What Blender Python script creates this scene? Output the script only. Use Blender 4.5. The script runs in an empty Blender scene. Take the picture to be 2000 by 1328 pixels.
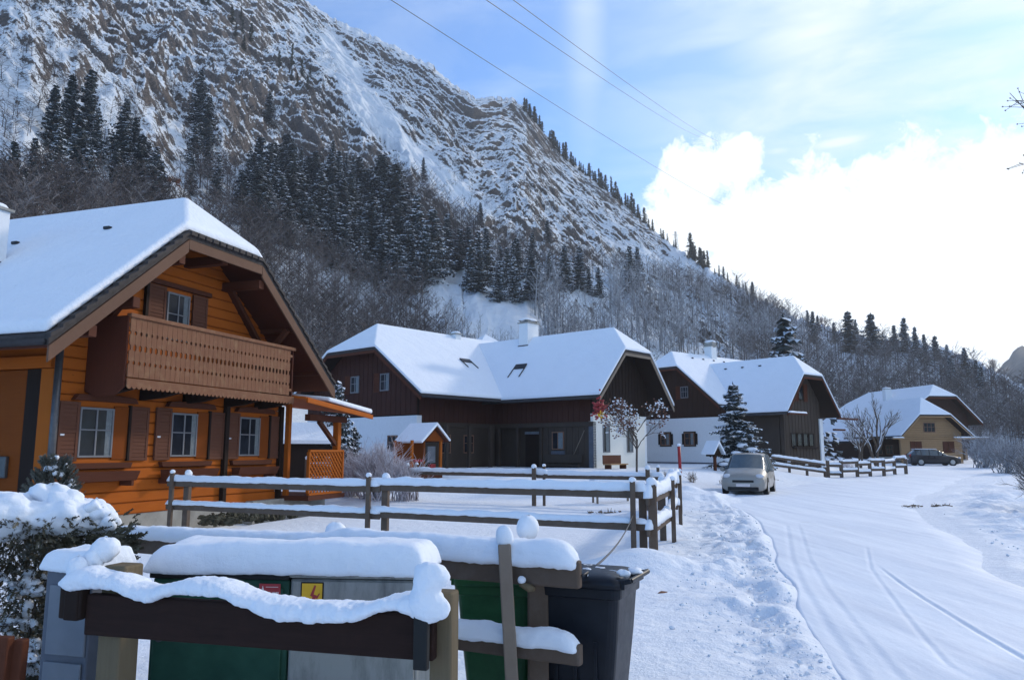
import bpy, math, random
import numpy as np
from mathutils import Vector, Matrix
SC = bpy.context.scene
COL = SC.collection

# ------------------------------------------------------------ camera, sky, sun
FPX, CAMH, TH = 1500., 1.7, math.atan(216 / 1500.)
cd = bpy.data.cameras.new("camera"); cam = bpy.data.objects.new("camera", cd); COL.objects.link(cam)
cam.location = (0, 0, CAMH); cam.rotation_euler = (math.pi / 2 + TH, 0, 0)
cd.sensor_width = 36.; cd.lens = 36. * FPX / 2000.; cd.clip_start = .05; cd.clip_end = 9000
SC.camera = cam
SUN_AZ, SUN_EL = math.radians(49), math.radians(25)
SUN_STR, SKY_STR, EXPO = 2.3, .12, .50
wd = bpy.data.worlds.new("World"); SC.world = wd; wd.use_nodes = True
sl = bpy.data.lights.new("sun", 'SUN'); sun = bpy.data.objects.new("sun", sl); COL.objects.link(sun)
sl.energy = SUN_STR; sl.angle = math.radians(5); sl.color = (1, .88, .72)
sdir = Vector((math.sin(SUN_AZ) * math.cos(SUN_EL), math.cos(SUN_AZ) * math.cos(SUN_EL), math.sin(SUN_EL)))
sun.rotation_euler = (-sdir).to_track_quat('-Z', 'Y').to_euler(); sun.location = (60, 20, 60)
vs = SC.view_settings; vs.view_transform = 'Standard'; vs.look = 'None'; vs.exposure = EXPO; vs.gamma = 1; vs.use_curve_mapping = False
SC.cycles.use_denoising = True
SC.cycles.max_bounces = 6; SC.cycles.diffuse_bounces = 3; SC.cycles.glossy_bounces = 3; SC.cycles.transmission_bounces = 3


class NT:
    """tiny node helper"""
    def __init__(s, nt):
        s.nt = nt; s.n = nt.nodes; s.l = nt.links; s.n.clear()
    def node(s, t, **kw):
        n = s.n.new(t)
        for k, v in kw.items():
            if k == 'ins':
                for i, x in v.items():
                    s.set(n.inputs[i], x)
            else:
                setattr(n, k, v)
        return n
    def set(s, inp, x):
        if isinstance(x, bpy.types.NodeSocket): s.l.new(x, inp)
        elif isinstance(x, bpy.types.Node): s.l.new(x.outputs[0], inp)
        else:
            if hasattr(inp.default_value, '__len__') and not hasattr(x, '__len__'): x = [x] * len(inp.default_value)
            if hasattr(inp.default_value, '__len__') and len(inp.default_value) == 4 and len(x) == 3: x = (*x, 1)
            inp.default_value = x
    def math(s, op, a, b=0., c=0., clamp=False):
        n = s.node('ShaderNodeMath', operation=op, use_clamp=clamp)
        s.set(n.inputs[0], a); s.set(n.inputs[1], b); s.set(n.inputs[2], c)
        return n.outputs[0]
    def noise(s, vec, scale, detail=4, rough=.5, dist=0., out=0):
        n = s.node('ShaderNodeTexNoise')
        if vec is not None: s.set(n.inputs['Vector'], vec)
        s.set(n.inputs['Scale'], scale); s.set(n.inputs['Detail'], detail); s.set(n.inputs['Roughness'], rough); s.set(n.inputs['Distortion'], dist)
        return n.outputs[out]
    def ramp(s, f, stops):
        n = s.node('ShaderNodeValToRGB'); s.set(n.inputs[0], f)
        cr = n.color_ramp
        while len(cr.elements) < len(stops): cr.elements.new(.5)
        for e, (p, c) in zip(cr.elements, stops):
            e.position = p; e.color = (*c, 1) if hasattr(c, '__len__') else (c, c, c, 1)
        return n.outputs[0]
    def mix(s, f, a, b, blend='MIX'):
        n = s.node('ShaderNodeMix', data_type='RGBA', blend_type=blend)
        s.set(n.inputs[0], f); s.set(n.inputs[6], a); s.set(n.inputs[7], b)
        return n.outputs[2]
    def mapping(s, vec, scale=(1, 1, 1), rot=(0, 0, 0)):
        n = s.node('ShaderNodeMapping'); s.set(n.inputs[0], vec); n.inputs['Scale'].default_value = scale; n.inputs['Rotation'].default_value = rot
        return n.outputs[0]
    def bump(s, h, strength, dist=.02):
        n = s.node('ShaderNodeBump'); s.set(n.inputs['Strength'], strength); s.set(n.inputs['Distance'], dist); s.set(n.inputs['Height'], h)
        return n.outputs[0]


def ray(u, v):
    x = (u - 1000) / FPX; y = (664 - v) / FPX
    c, s = math.cos(TH), math.sin(TH)
    return x / (c - y * s), (s + y * c) / (c - y * s)
def at(u, v, Y):
    a, b = ray(u, v); return Vector((a * Y, Y, CAMH + b * Y))
def projuv(X, Y, Z):
    c, s = math.cos(TH), math.sin(TH)
    zz = Z - CAMH; dep = Y * c + zz * s; up = -Y * s + zz * c
    return 1000 + FPX * X / dep, 664 - FPX * up / dep

# sky: Nishita plus procedural clouds laid out by compass direction and height
def build_world():
    w = NT(wd.node_tree)
    sky = w.node('ShaderNodeTexSky', sky_type='NISHITA', sun_disc=False)
    sky.sun_elevation = SUN_EL; sky.sun_rotation = SUN_AZ; sky.air_density = 1.0; sky.dust_density = .6; sky.ozone_density = 2.2; sky.altitude = 1000
    g = w.node('ShaderNodeTexCoord').outputs['Generated']
    sep = w.node('ShaderNodeSeparateXYZ', ins={0: g})
    az = w.math('ARCTAN2', sep.outputs[0], sep.outputs[1])
    el = w.math('ARCSINE', sep.outputs[2])
    n1 = w.math('ADD', w.math('ADD', w.math('MULTIPLY', w.noise(g, 4.5, 3, .5), .40), w.math('MULTIPLY', w.noise(g, 14., 6, .62, .4), .35)), w.math('MULTIPLY', w.noise(g, 42., 8, .68, .6), .25)); n2 = w.noise(w.mapping(g, (1.2, 1.2, 5.)), 3.2, 8, .6, .7)
    def dirv(u, v):
        a, b = ray(u, v); return Vector((a, 1, b)).normalized()
    blobs = [(1365, 335, 2.8), (1430, 318, 2.6), (1340, 455, 3.0), (1500, 445, 4.0), (1630, 430, 5.5), (1760, 385, 4.6), (1690, 330, 1.6), (1900, 470, 6.3), (2050, 440, 7.5), (2250, 400, 9),
             (1450, 560, 5), (1600, 560, 7), (1800, 600, 8), (2000, 620, 9), (2250, 600, 10), (2600, 450, 14), (3200, 400, 14), (-1600, 300, 12), (-600, 500, 9)]
    tot = None
    for (u, v, r) in blobs:
        d = dirv(u, v)
        dp = w.node('ShaderNodeVectorMath', operation='DISTANCE'); w.set(dp.inputs[0], g); dp.inputs[1].default_value = d
        rr = math.radians(r)
        f = w.math('SUBTRACT', 1., w.math('DIVIDE', dp.outputs['Value'], rr))
        tot = f if tot is None else w.math('MAXIMUM', tot, f)
    f = w.math('ADD', tot, w.math('MULTIPLY', w.math('SUBTRACT', n1, .5), 5.0))
    dense = w.ramp(f, [(.02, 0.), (.14, .55), (.32, 1.)])
    # high thin cloud, more of it towards the sun
    side = w.ramp(w.math('MULTIPLY_ADD', az, .9, .42), [(.44, 0.), (.82, 1.)])
    streak = w.ramp(w.noise(w.mapping(g, (2.5, 2.5, 9.), (.0, .35, .2)), 2.1, 6, .55, .4), [(.36, 0.), (.66, 1.)])
    thin = w.math('MULTIPLY', side, w.math('MULTIPLY_ADD', streak, .72, .28))
    def streaky(u, v, u2, v2, wd, amt):
        a0, b0 = math.atan2(ray(u, v)[0], 1), math.atan(ray(u, v)[1] * math.cos(math.atan(ray(u, v)[0]))); a1, b1 = math.atan2(ray(u2, v2)[0], 1), math.atan(ray(u2, v2)[1] * math.cos(math.atan(ray(u2, v2)[0])))
        ca, cb = (a0 + a1) / 2, (b0 + b1) / 2; L_ = math.hypot(a1 - a0, b1 - b0) / 2; c_, s_ = (a1 - a0) / 2 / L_, (b1 - b0) / 2 / L_
        da, de = w.math('SUBTRACT', az, ca), w.math('SUBTRACT', el, cb)
        p_ = w.math('DIVIDE', w.math('ADD', w.math('MULTIPLY', da, c_), w.math('MULTIPLY', de, s_)), L_); q_ = w.math('DIVIDE', w.math('SUBTRACT', w.math('MULTIPLY', de, c_), w.math('MULTIPLY', da, s_)), math.radians(wd))
        r2 = w.math('ADD', w.math('MULTIPLY', p_, p_), w.math('MULTIPLY', q_, q_))
        return w.math('MULTIPLY', w.math('POWER', 2.718, w.math('MULTIPLY', r2, -1.)), w.math('MULTIPLY', amt, w.math('MULTIPLY_ADD', n2, 1.4, .25)))
    plx = w.math('DIVIDE', w.math('SUBTRACT', az, math.radians(6.0)), math.radians(1.7))
    plume = w.math('POWER', 2.718, w.math('MULTIPLY', w.math('MULTIPLY', plx, plx), -1.))
    plume = w.math('MULTIPLY', plume, w.math('MULTIPLY', w.ramp(el, [(.30, 0.), (.55, 1.)]), w.math('MULTIPLY_ADD', n2, .7, .15)))
    veil = w.math('MULTIPLY', w.ramp(n2, [(.45, 0.), (.75, 1.)]), .25)
    thin = w.math('MAXIMUM', w.math('MAXIMUM', thin, plume), veil)
    for q in ((1440, 120, 1760, -10, 3.2, .95), (1500, 250, 2000, 110, 2.2, .6), (1600, 60, 2050, -60, 3., .5), (1560, 292, 1720, 262, .5, 1.1), (1480, 300, 1560, 290, .4, .9)): thin = w.math('MAXIMUM', thin, w.math('MINIMUM', streaky(*q), 1.))
    low = w.math('GREATER_THAN', sep.outputs[2], -.02)
    skyc = w.mix(1., sky.outputs[0], (.69, 1.14, 1.58), 'MULTIPLY')
    c = w.mix(thin, skyc, (6.4, 7.1, 7.9))
    shade = w.mix(w.noise(g, 4., 5, .5), (6.9, 7.7, 8.5), (8.6, 9., 9.4))
    c = w.mix(w.math('MULTIPLY', dense, low), c, shade)
    bg = w.node('ShaderNodeBackground', ins={'Color': c, 'Strength': SKY_STR})
    o = w.node('ShaderNodeOutputWorld'); w.l.new(bg.outputs[0], o.inputs[0])
build_world()

# ------------------------------------------------------------ numpy noise
def _h(ix, iy, s):
    h = (ix.astype(np.int64) * 374761393 + iy.astype(np.int64) * 668265263 + s * 1274126177) & 0x7fffffff
    h = ((h ^ (h >> 13)) * 1274126177) & 0x7fffffff
    return ((h ^ (h >> 16)) & 0xffff) / 65535.
def vn(x, y, s=0):
    x = np.asarray(x, float); y = np.asarray(y, float)
    ix = np.floor(x); iy = np.floor(y); fx = x - ix; fy = y - iy
    fx = fx * fx * fx * (fx * (fx * 6 - 15) + 10); fy = fy * fy * fy * (fy * (fy * 6 - 15) + 10)
    a = _h(ix, iy, s); b = _h(ix + 1, iy, s); c = _h(ix, iy + 1, s); d = _h(ix + 1, iy + 1, s)
    return (a + (b - a) * fx) * (1 - fy) + (c + (d - c) * fx) * fy
def fbm(x, y, s=0, o=5, g=.5):
    t = 0; a = 1; n = 0
    for i in range(o):
        t = t + a * vn(x * 2 ** i + i * 17.3, y * 2 ** i - i * 9.1, s + i); n += a; a *= g
    return t / n
def sst(a, b, x):
    t = np.clip((np.asarray(x, float) - a) / (b - a), 0, 1); return t * t * (3 - 2 * t)

# ------------------------------------------------------------ object helpers
def tag(o, label=None, cat=None, group=None, kind=None):
    if label: o['label'] = label
    if cat: o['category'] = cat
    if group: o['group'] = group
    if kind: o['kind'] = kind
    return o
def empty(name, loc, rz, label, cat, group=None):
    o = bpy.data.objects.new(name, None); COL.objects.link(o); o.location = loc; o.rotation_euler = (0, 0, rz)
    o.empty_display_size = .3
    return tag(o, label, cat, group)
def npmesh(name, V, Fq, mats, parent=None, smooth=True, mi=None, attrs=None):
    """V (n,3), Fq (m,k)"""
    me = bpy.data.meshes.new(name); V = np.ascontiguousarray(V, dtype=np.float32); Fq = np.ascontiguousarray(Fq, dtype=np.int32)
    k = Fq.shape[1]; m = len(Fq)
    me.vertices.add(len(V)); me.vertices.foreach_set('co', V.ravel())
    me.loops.add(m * k); me.loops.foreach_set('vertex_index', Fq.ravel())
    me.polygons.add(m); me.polygons.foreach_set('loop_start', np.arange(0, m * k, k, dtype=np.int32))
    me.polygons.foreach_set('loop_total', np.full(m, k, dtype=np.int32))
    me.polygons.foreach_set('use_smooth', np.full(m, smooth))
    if mi is not None: me.polygons.foreach_set('material_index', np.asarray(mi, dtype=np.int32))
    for a, val in (attrs or {}).items():
        at_ = me.attributes.new(a, 'FLOAT', 'POINT'); at_.data.foreach_set('value', np.asarray(val, dtype=np.float32).ravel())
    for mt in mats: me.materials.append(mt)
    me.update(); me.validate()
    o = bpy.data.objects.new(name, me); COL.objects.link(o)
    if parent is not None: o.parent = parent
    return o
def gridfaces(nr, nc):
    i = np.arange(nr - 1)[:, None] * nc + np.arange(nc - 1)[None]
    return np.stack([i, i + 1, i + nc + 1, i + nc], -1).reshape(-1, 4)

class MB:
    def __init__(s, T=None):
        s.v = []; s.f = []; s.m = []; s.T = T
    def add(s, vs, fs, m=0):
        b = len(s.v)
        if s.T is not None: vs = [s.T @ Vector(p) for p in vs]
        s.v += [tuple(p) for p in vs]; s.f += [tuple(i + b for i in f) for f in fs]; s.m += [m] * len(fs)
        return s
    def box(s, x0, x1, y0, y1, z0, z1, m=0):
        vs = [(x, y, z) for z in (z0, z1) for y in (y0, y1) for x in (x0, x1)]
        return s.add(vs, [(0, 2, 3, 1), (4, 5, 7, 6), (0, 1, 5, 4), (2, 6, 7, 3), (0, 4, 6, 2), (1, 3, 7, 5)], m)
    def xz(s, poly, y0, y1, m=0):
        """polygon in the xz plane pushed out along y"""
        n = len(poly); vs = [(x, y0, z) for x, z in poly] + [(x, y1, z) for x, z in poly]
        return s.add(vs, [tuple(range(n)), tuple(range(2 * n - 1, n - 1, -1))] + [(i, i + n, (i + 1) % n + n, (i + 1) % n) for i in range(n)], m)
    def prism(s, A, B, m=0):
        n = len(A)
        return s.add(list(A) + list(B), [tuple(range(n)), tuple(range(2 * n - 1, n - 1, -1))] + [(i, i + n, (i + 1) % n + n, (i + 1) % n) for i in range(n)], m)
    def bar(s, p, q, w, h, m=0, up=Vector((0, 0, 1))):
        """square timber from p to q, w across, h in the up direction"""
        p = Vector(p); q = Vector(q); d = (q - p).normalized(); sd = d.cross(up)
        if sd.length < 1e-4: sd = d.cross(Vector((0, 1, 0)))
        sd.normalize(); u2 = sd.cross(d)
        A = [p + sd * a * w / 2 + u2 * b * h / 2 for a, b in ((-1, -1), (1, -1), (1, 1), (-1, 1))]
        B = [a + (q - p) for a in A]
        return s.prism(A, B, m)
    def tube(s, pts, rad, n=8, m=0, cap=True):
        pts = [Vector(p) for p in pts]; k = len(pts)
        if not hasattr(rad, '__len__'): rad = [rad] * k
        vs = []; prev = None
        for i, p in enumerate(pts):
            d = (pts[min(i + 1, k - 1)] - pts[max(i - 1, 0)]).normalized()
            a = d.cross(Vector((0, 0, 1))) if prev is None else prev - d * prev.dot(d)
            if a.length < 1e-3: a = d.cross(Vector((0, 1, 0)))
            a.normalize(); prev = a; b = d.cross(a)
            vs += [p + (a * math.cos(t) + b * math.sin(t)) * rad[i] for t in [2 * math.pi * j / n for j in range(n)]]
        fs = [(i * n + j, i * n + (j + 1) % n, (i + 1) * n + (j + 1) % n, (i + 1) * n + j) for i in range(k - 1) for j in range(n)]
        if cap: fs += [tuple(range(n - 1, -1, -1)), tuple((k - 1) * n + j for j in range(n))]
        return s.add(vs, fs, m)
    def loft(s, rings, m=0, cap=True):
        n = len(rings[0]); vs = [p for r in rings for p in r]; k = len(rings)
        fs = [(i * n + j, i * n + (j + 1) % n, (i + 1) * n + (j + 1) % n, (i + 1) * n + j) for i in range(k - 1) for j in range(n)]
        if cap: fs += [tuple(range(n - 1, -1, -1)), tuple((k - 1) * n + j for j in range(n))]
        return s.add(vs, fs, m)
    def blob(s, c, r, seed=0, nu=14, nv=9, amp=.12, m=0):
        c = Vector(c); vs = []; rnd = random.Random(seed); ph = [rnd.uniform(0, 6.28) for _ in range(6)]
        if not hasattr(r, '__len__'): r = (r, r, r)
        for j in range(nv + 1):
            t = math.pi * j / nv
            for i in range(nu):
                a = 2 * math.pi * i / nu
                k = 1 + amp * (math.sin(2 * a + ph[0]) * math.sin(t) + math.sin(3 * a + ph[1]) * math.sin(2 * t) * .7 + math.sin(5 * a + ph[2]) * math.sin(3 * t + ph[3]) * .5)
                vs.append(c + Vector((r[0] * k * math.sin(t) * math.cos(a), r[1] * k * math.sin(t) * math.sin(a), r[2] * k * math.cos(t))))
        fs = [(j * nu + i, (j + 1) * nu + i, (j + 1) * nu + (i + 1) % nu, j * nu + (i + 1) % nu) for j in range(nv) for i in range(nu)]
        return s.add(vs, fs, m)
    def build(s, name, mats, parent=None, smooth=False, bevel=0, seg=2, ang=30, sub=0):
        me = bpy.data.meshes.new(name); me.from_pydata(s.v, [], s.f)
        for mt in (mats if isinstance(mats, (list, tuple)) else [mats]): me.materials.append(mt)
        me.polygons.foreach_set('material_index', s.m)
        if smooth: me.polygons.foreach_set('use_smooth', [True] * len(s.f))
        import bmesh
        bm = bmesh.new(); bm.from_mesh(me); bmesh.ops.remove_doubles(bm, verts=bm.verts, dist=1e-5); bmesh.ops.recalc_face_normals(bm, faces=bm.faces); bm.to_mesh(me); bm.free()
        o = bpy.data.objects.new(name, me); COL.objects.link(o)
        if parent is not None: o.parent = parent
        if bevel:
            b = o.modifiers.new('bevel', 'BEVEL'); b.width = bevel; b.segments = seg; b.limit_method = 'ANGLE'; b.angle_limit = math.radians(ang); b.harden_normals = False
        if sub:
            b = o.modifiers.new('sub', 'SUBSURF'); b.levels = sub; b.render_levels = sub
        return o
def snow_strip(mb, pts, hw, h, seed=0, n=12, step=.12, wob=.25, taper=True, lip=.02, m=0, grow=(1, 1)):
    """pillow of snow lying along a line of support points"""
    pts = [Vector(p) for p in pts]; P = []
    L = [0]
    for a, b in zip(pts, pts[1:]): L.append(L[-1] + (b - a).length)
    tot = L[-1]; k = max(3, int(tot / step)); 
    for i in range(k + 1):
        d = tot * i / k; j = 0
        while j < len(pts) - 2 and L[j + 1] < d: j += 1
        P.append((pts[j].lerp(pts[j + 1], (d - L[j]) / (L[j + 1] - L[j])), d))
    rings = []
    for i, (p, d) in enumerate(P):
        q = P[min(i + 1, k)][0] - P[max(i - 1, 0)][0]; sd = Vector((q.y, -q.x, 0)).normalized()
        e = 1.
        if taper:
            x = min(d, tot - d) / (hw * 2.0)
            e = math.sqrt(max(.03, 1 - (1 - min(1, x)) ** 2))
        hh = h * (grow[0] + (grow[1] - grow[0]) * d / tot) * (1 + wob * 2 * (float(fbm(d / .5, seed * 7.7, seed, 3)) - .5)) * e
        ww = hw * (1 + wob * (float(fbm(d / .35, seed * 3.1 + 50, seed, 3)) - .5)) * (.55 + .45 * e)
        r = []
        for t in range(n):
            a = math.pi * t / (n - 1); c_, s_ = math.cos(a), math.sin(a)
            r.append(p + sd * ww * math.copysign(abs(c_) ** .75, c_) * (1 + .06 * s_) + Vector((0, 0, hh * abs(s_) ** .62 - lip * (1 - s_))))
        rings.append(r)
    return mb.loft(rings, m)
# ------------------------------------------------------------ materials
def mat(name, fn):
    m = bpy.data.materials.new(name); m.use_nodes = True; t = NT(m.node_tree)
    b = t.node('ShaderNodeBsdfPrincipled'); o = t.node('ShaderNodeOutputMaterial'); t.l.new(b.outputs[0], o.inputs[0])
    b.inputs['Roughness'].default_value = .7; b.inputs['Specular IOR Level'].default_value = .3
    fn(t, b); return m
def P(t): return t.node('ShaderNodeTexCoord').outputs['Object']
def G(t): return t.node('ShaderNodeNewGeometry')
def plain(name, c, var=.25, scale=6., rough=.7, bump=.0, metal=0., spec=.3, c2=None, detail=5):
    def fn(t, b):
        p = P(t); n = t.noise(p, scale, detail, .6)
        hi = c2 or tuple(min(1, x * (1 + var)) for x in c); lo = tuple(x * (1 - var) for x in c)
        t.set(b.inputs['Base Color'], t.ramp(n, [(.3, lo), (.7, hi)]))
        b.inputs['Roughness'].default_value = rough; b.inputs['Metallic'].default_value = metal; b.inputs['Specular IOR Level'].default_value = spec
        if bump: t.set(b.inputs['Normal'], t.bump(t.noise(p, scale * 4, 4), bump, .01))
    return mat(name, fn)
def wood(name, c, c2, sc=(1, 1, 14), knots=True, rough=.65, bump=.3, wear=0., wearc=(.3, .3, .3)):
    """grain running across the axes with a small number in sc"""
    def fn(t, b):
        p = P(t); g = t.noise(t.mapping(p, sc), 3., 6, .65, .3)
        n2 = t.noise(p, 1.3, 4)
        col = t.mix(g, c, c2); col = t.mix(t.math('MULTIPLY', n2, .5), col, tuple(x * .55 for x in c))
        if knots:
            v = t.node('ShaderNodeTexVoronoi', ins={'Vector': t.mapping(p, (1.6, 1.6, 3.2)), 'Scale': 1.5})
            k = t.ramp(v.outputs['Distance'], [(.03, 1.), (.09, 0.)])
            col = t.mix(t.math('MULTIPLY', k, .7), col, tuple(x * .3 for x in c))
        if wear:
            w_ = t.ramp(t.noise(p, 5., 6, .7), [(.5, 0.), (.75, 1.)]); col = t.mix(t.math('MULTIPLY', w_, wear), col, wearc)
        t.set(b.inputs['Base Color'], col); b.inputs['Roughness'].default_value = rough; b.inputs['Specular IOR Level'].default_value = .06
        t.set(b.inputs['Normal'], t.bump(g, bump, .006))
    return mat(name, fn)
def _snow(name, sc, amp, dist, dirt=0., tint=(.80, .84, .90)):
    def fn(t, b):
        p = P(t); n = t.noise(p, sc, 6, .6); n3 = t.noise(p, sc * 9, 3, .6)
        lo = tuple(x * .93 for x in tint)
        col = t.mix(n, lo, tint)
        if dirt:
            d = t.ramp(t.noise(p, 1.1, 7, .7), [(.62, 0.), (.8, 1.)]); col = t.mix(t.math('MULTIPLY', d, dirt), col, (.45, .43, .42))
        t.set(b.inputs['Base Color'], col); b.inputs['Roughness'].default_value = .75; b.inputs['Specular IOR Level'].default_value = .15
        h = t.math('ADD', n, t.math('MULTIPLY', n3, .25))
        t.set(b.inputs['Normal'], t.bump(h, amp, dist))
    return mat(name, fn)
M = {}
M['snow'] = _snow('snow', 14., .6, .012)
M['snow_ground'] = _snow('snow_ground', 5., .8, .06, .10)
M['snow_roof'] = _snow('snow_roof', 1.1, .6, .12)
def _road(t, b):
    p = P(t)
    s = t.noise(t.mapping(p, (1.6, .10, 1), (0, 0, -.42)), 1.6, 7, .62); n = t.noise(p, 7., 6, .65); n4 = t.noise(p, 40., 3, .6)
    col = t.mix(t.ramp(s, [(.4, 0.), (.7, 1.)]), (.78, .825, .89), (.62, .67, .76))
    d = t.ramp(t.noise(t.mapping(p, (.5, .28, 1)), .9, 8, .72), [(.6, 0.), (.72, 1.)]); col = t.mix(t.math('MULTIPLY', d, .3), col, (.45, .44, .44))
    t.set(b.inputs['Base Color'], col); b.inputs['Roughness'].default_value = .6; b.inputs['Specular IOR Level'].default_value = .2
    t.set(b.inputs['Normal'], t.bump(t.math('ADD', t.math('ADD', s, t.math('MULTIPLY', n, .4)), t.math('MULTIPLY', n4, .12)), .5, .035))
M['road'] = mat('packed_snow', _road)
def _mountain(t, b):
    p = P(t); sepn = t.node('ShaderNodeSeparateXYZ', ins={0: G(t).outputs['Normal']})
    sn = t.node('ShaderNodeAttribute', attribute_name='snow').outputs['Fac']; br = t.node('ShaderNodeAttribute', attribute_name='brush').outputs['Fac']
    sa_ = t.node('ShaderNodeAttribute', attribute_name='sa').outputs['Fac']; sb_ = t.node('ShaderNodeAttribute', attribute_name='sb').outputs['Fac']
    cv = t.node('ShaderNodeCombineXYZ', ins={0: sa_, 1: sb_, 2: 0.}).outputs[0]
    st1 = t.noise(t.mapping(cv, (.06, .42, 1)), 1., 8, .68, .6); st2 = t.noise(t.mapping(cv, (.22, 1.1, 1)), 1., 6, .7, .4)
    n = t.noise(p, .06, 9, .7, .4); n2 = t.noise(p, .45, 7, .75); n3 = t.noise(p, 1.5, 4, .7)
    f = t.math('MULTIPLY_ADD', sepn.outputs[2], 2.2, -1.28)
    f = t.math('ADD', f, t.math('MULTIPLY', t.math('SUBTRACT', n, .5), .8))
    f = t.math('ADD', f, t.math('MULTIPLY', t.math('SUBTRACT', n2, .5), 1.4))
    f = t.math('ADD', f, t.math('MULTIPLY', t.math('SUBTRACT', st1, .5), 1.6)); f = t.math('ADD', f, t.math('MULTIPLY', t.math('SUBTRACT', st2, .5), 1.6))
    f = t.math('ADD', f, t.math('MULTIPLY', t.math('SUBTRACT', n3, .5), 1.4))
    f = t.math('ADD', f, sn)
    snf = t.ramp(f, [(.34, 0.), (.46, 1.)])
    n5 = t.noise(p, 2.6, 5, .75); rock = t.ramp(t.math('ADD', t.math('MULTIPLY', n2, .35), t.math('MULTIPLY', n5, .65)), [(.38, (.022, .023, .028)), (.5, (.088, .076, .070)), (.62, (.25, .195, .155))])
    brc = t.ramp(n5, [(.35, (.045, .042, .043)), (.65, (.19, .16, .14))])
    rock = t.mix(t.math('MULTIPLY', br, t.ramp(n, [(.35, 0.), (.55, 1.)]), clamp=True), rock, brc)
    col = t.mix(snf, rock, (.70, .745, .80))
    t.set(b.inputs['Base Color'], col); b.inputs['Roughness'].default_value = .9; b.inputs['Specular IOR Level'].default_value = .1
    t.set(b.inputs['Normal'], t.bump(t.math('ADD', t.math('MULTIPLY', n2, 1.), t.math('MULTIPLY', snf, .3)), .7, .8))
M['mountain'] = mat('mountain_rock_and_snow', _mountain)
M['far_hill'] = plain('far_hill', (.07, .075, .085), .5, .08, .95, c2=(.11, .12, .135))
M['brown_o'] = wood('darkened_larch', (.19, .045, .008), (.26, .07, .012), (.5, .5, 12))  # darker copy of the orange larch; on the entrance panel it paints shade
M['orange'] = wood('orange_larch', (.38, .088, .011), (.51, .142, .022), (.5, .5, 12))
M['orange_v'] = wood('orange_larch_upright', (.36, .09, .012), (.45, .13, .02), (12, 12, .6), knots=False)
M['brown'] = wood('dark_brown_wood', (.085, .03, .018), (.13, .048, .028), (.6, .6, 12), knots=False)
M['brown_v'] = wood('dark_brown_boards', (.075, .025, .016), (.12, .04, .024), (12, 12, .6), knots=False)
M['verge'] = wood('brown_verge_wood', (.13, .072, .048), (.19, .11, .075), (3, 3, 3), knots=False)
M['balc'] = wood('balcony_wood', (.17, .075, .042), (.26, .125, .072), (9, 9, .7), knots=False, wear=.5, wearc=(.30, .20, .11))
M['shutter'] = wood('shutter_brown', (.115, .048, .030), (.165, .072, .046), (.8, .8, 9), knots=False)
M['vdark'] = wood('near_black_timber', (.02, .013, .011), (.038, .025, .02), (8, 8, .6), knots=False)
M['red_board'] = wood('red_brown_boarding', (.055, .024, .019), (.085, .036, .027), (10, 10, .5), knots=False)
M['grey_wood'] = wood('weathered_grey_wood', (.19, .15, .12), (.30, .25, .20), (1.5, 1.5, 1.5), knots=False, bump=.5)
M['dim_wood'] = wood('dim_grey_brown_boarding', (.055, .042, .035), (.095, .073, .058), (10, 10, .5), knots=False)
M['umber'] = wood('umber_boards', (.042, .023, .017), (.066, .037, .027), (12, 12, .6), knots=False)
M['pine'] = wood('pale_pine', (.33, .20, .105), (.44, .28, .15), (.6, .6, 9))
M['fence'] = wood('fence_wood', (.10, .072, .055), (.17, .125, .095), (2, 2, 2), knots=False, bump=.7, wear=.35, wearc=(.18, .16, .145))
M['post'] = wood('post_wood', (.13, .10, .062), (.21, .165, .105), (14, 14, .8), knots=False, bump=.6, wear=.3, wearc=(.12, .09, .06))
M['board'] = wood('dark_gate_board', (.022, .013, .011), (.046, .025, .020), (.8, 3, 12), knots=True, bump=.6, wear=.25, wearc=(.06, .028, .022))
M['plaster'] = plain('white_plaster', (.72, .74, .76), .04, 9., .85, .06)
M['plaster_lit'] = plain('sunlit_white_plaster', (.78, .76, .70), .03, 9., .85, .06)  # the same white plaster, warmed in colour to carry the sunlight
M['concrete'] = plain('concrete', (.30, .29, .265), .2, 2.5, .9, .3)
M['tile'] = plain('dark_roof_tile', (.045, .038, .036), .3, 8., .8, .3)
M['metal'] = plain('grey_metal', (.10, .10, .105), .15, 9., .45, metal=.6)
M['dmetal'] = plain('dark_metal', (.04, .04, .045), .2, 9., .5, metal=.4)
M['white_frame'] = plain('pale_window_frame', (.17, .17, .18), .1, 5., .5)
M['wood_frame'] = plain('brown_window_frame', (.19, .10, .065), .2, 9., .5)
M['curtain'] = plain('curtain', (.17, .19, .20), .2, 14., .9)
def _glass(t, b):
    t.set(b.inputs['Base Color'], t.ramp(t.noise(P(t), 1.6, 3), [(.35, (.006, .007, .010)), (.7, (.022, .025, .033))])); b.inputs['Roughness'].default_value = .06; b.inputs['Specular IOR Level'].default_value = .14
M['glass'] = mat('window_glass', _glass)
def _bin(c):
    def fn(t, b):
        p = P(t); n = t.noise(p, 7., 6, .7); t.set(b.inputs['Base Color'], t.ramp(n, [(.3, tuple(x * .8 for x in c)), (.75, tuple(x * 1.3 + .006 for x in c))]))
        t.set(b.inputs['Roughness'], t.ramp(n, [(.3, .32), (.7, .5)])); b.inputs['Specular IOR Level'].default_value = .28; t.set(b.inputs['Normal'], t.bump(t.noise(p, 60., 3), .12, .002))
    return fn
M['bin_black'] = mat('black_bin_plastic', _bin((.004, .006, .011)))
M['bin_green'] = mat('green_bin_plastic', _bin((.012, .075, .026)))
M['cab_green'] = plain('green_cabinet_paint', (.016, .060, .038), .2, 5., .5, c2=(.026, .085, .055), spec=.2)
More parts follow.
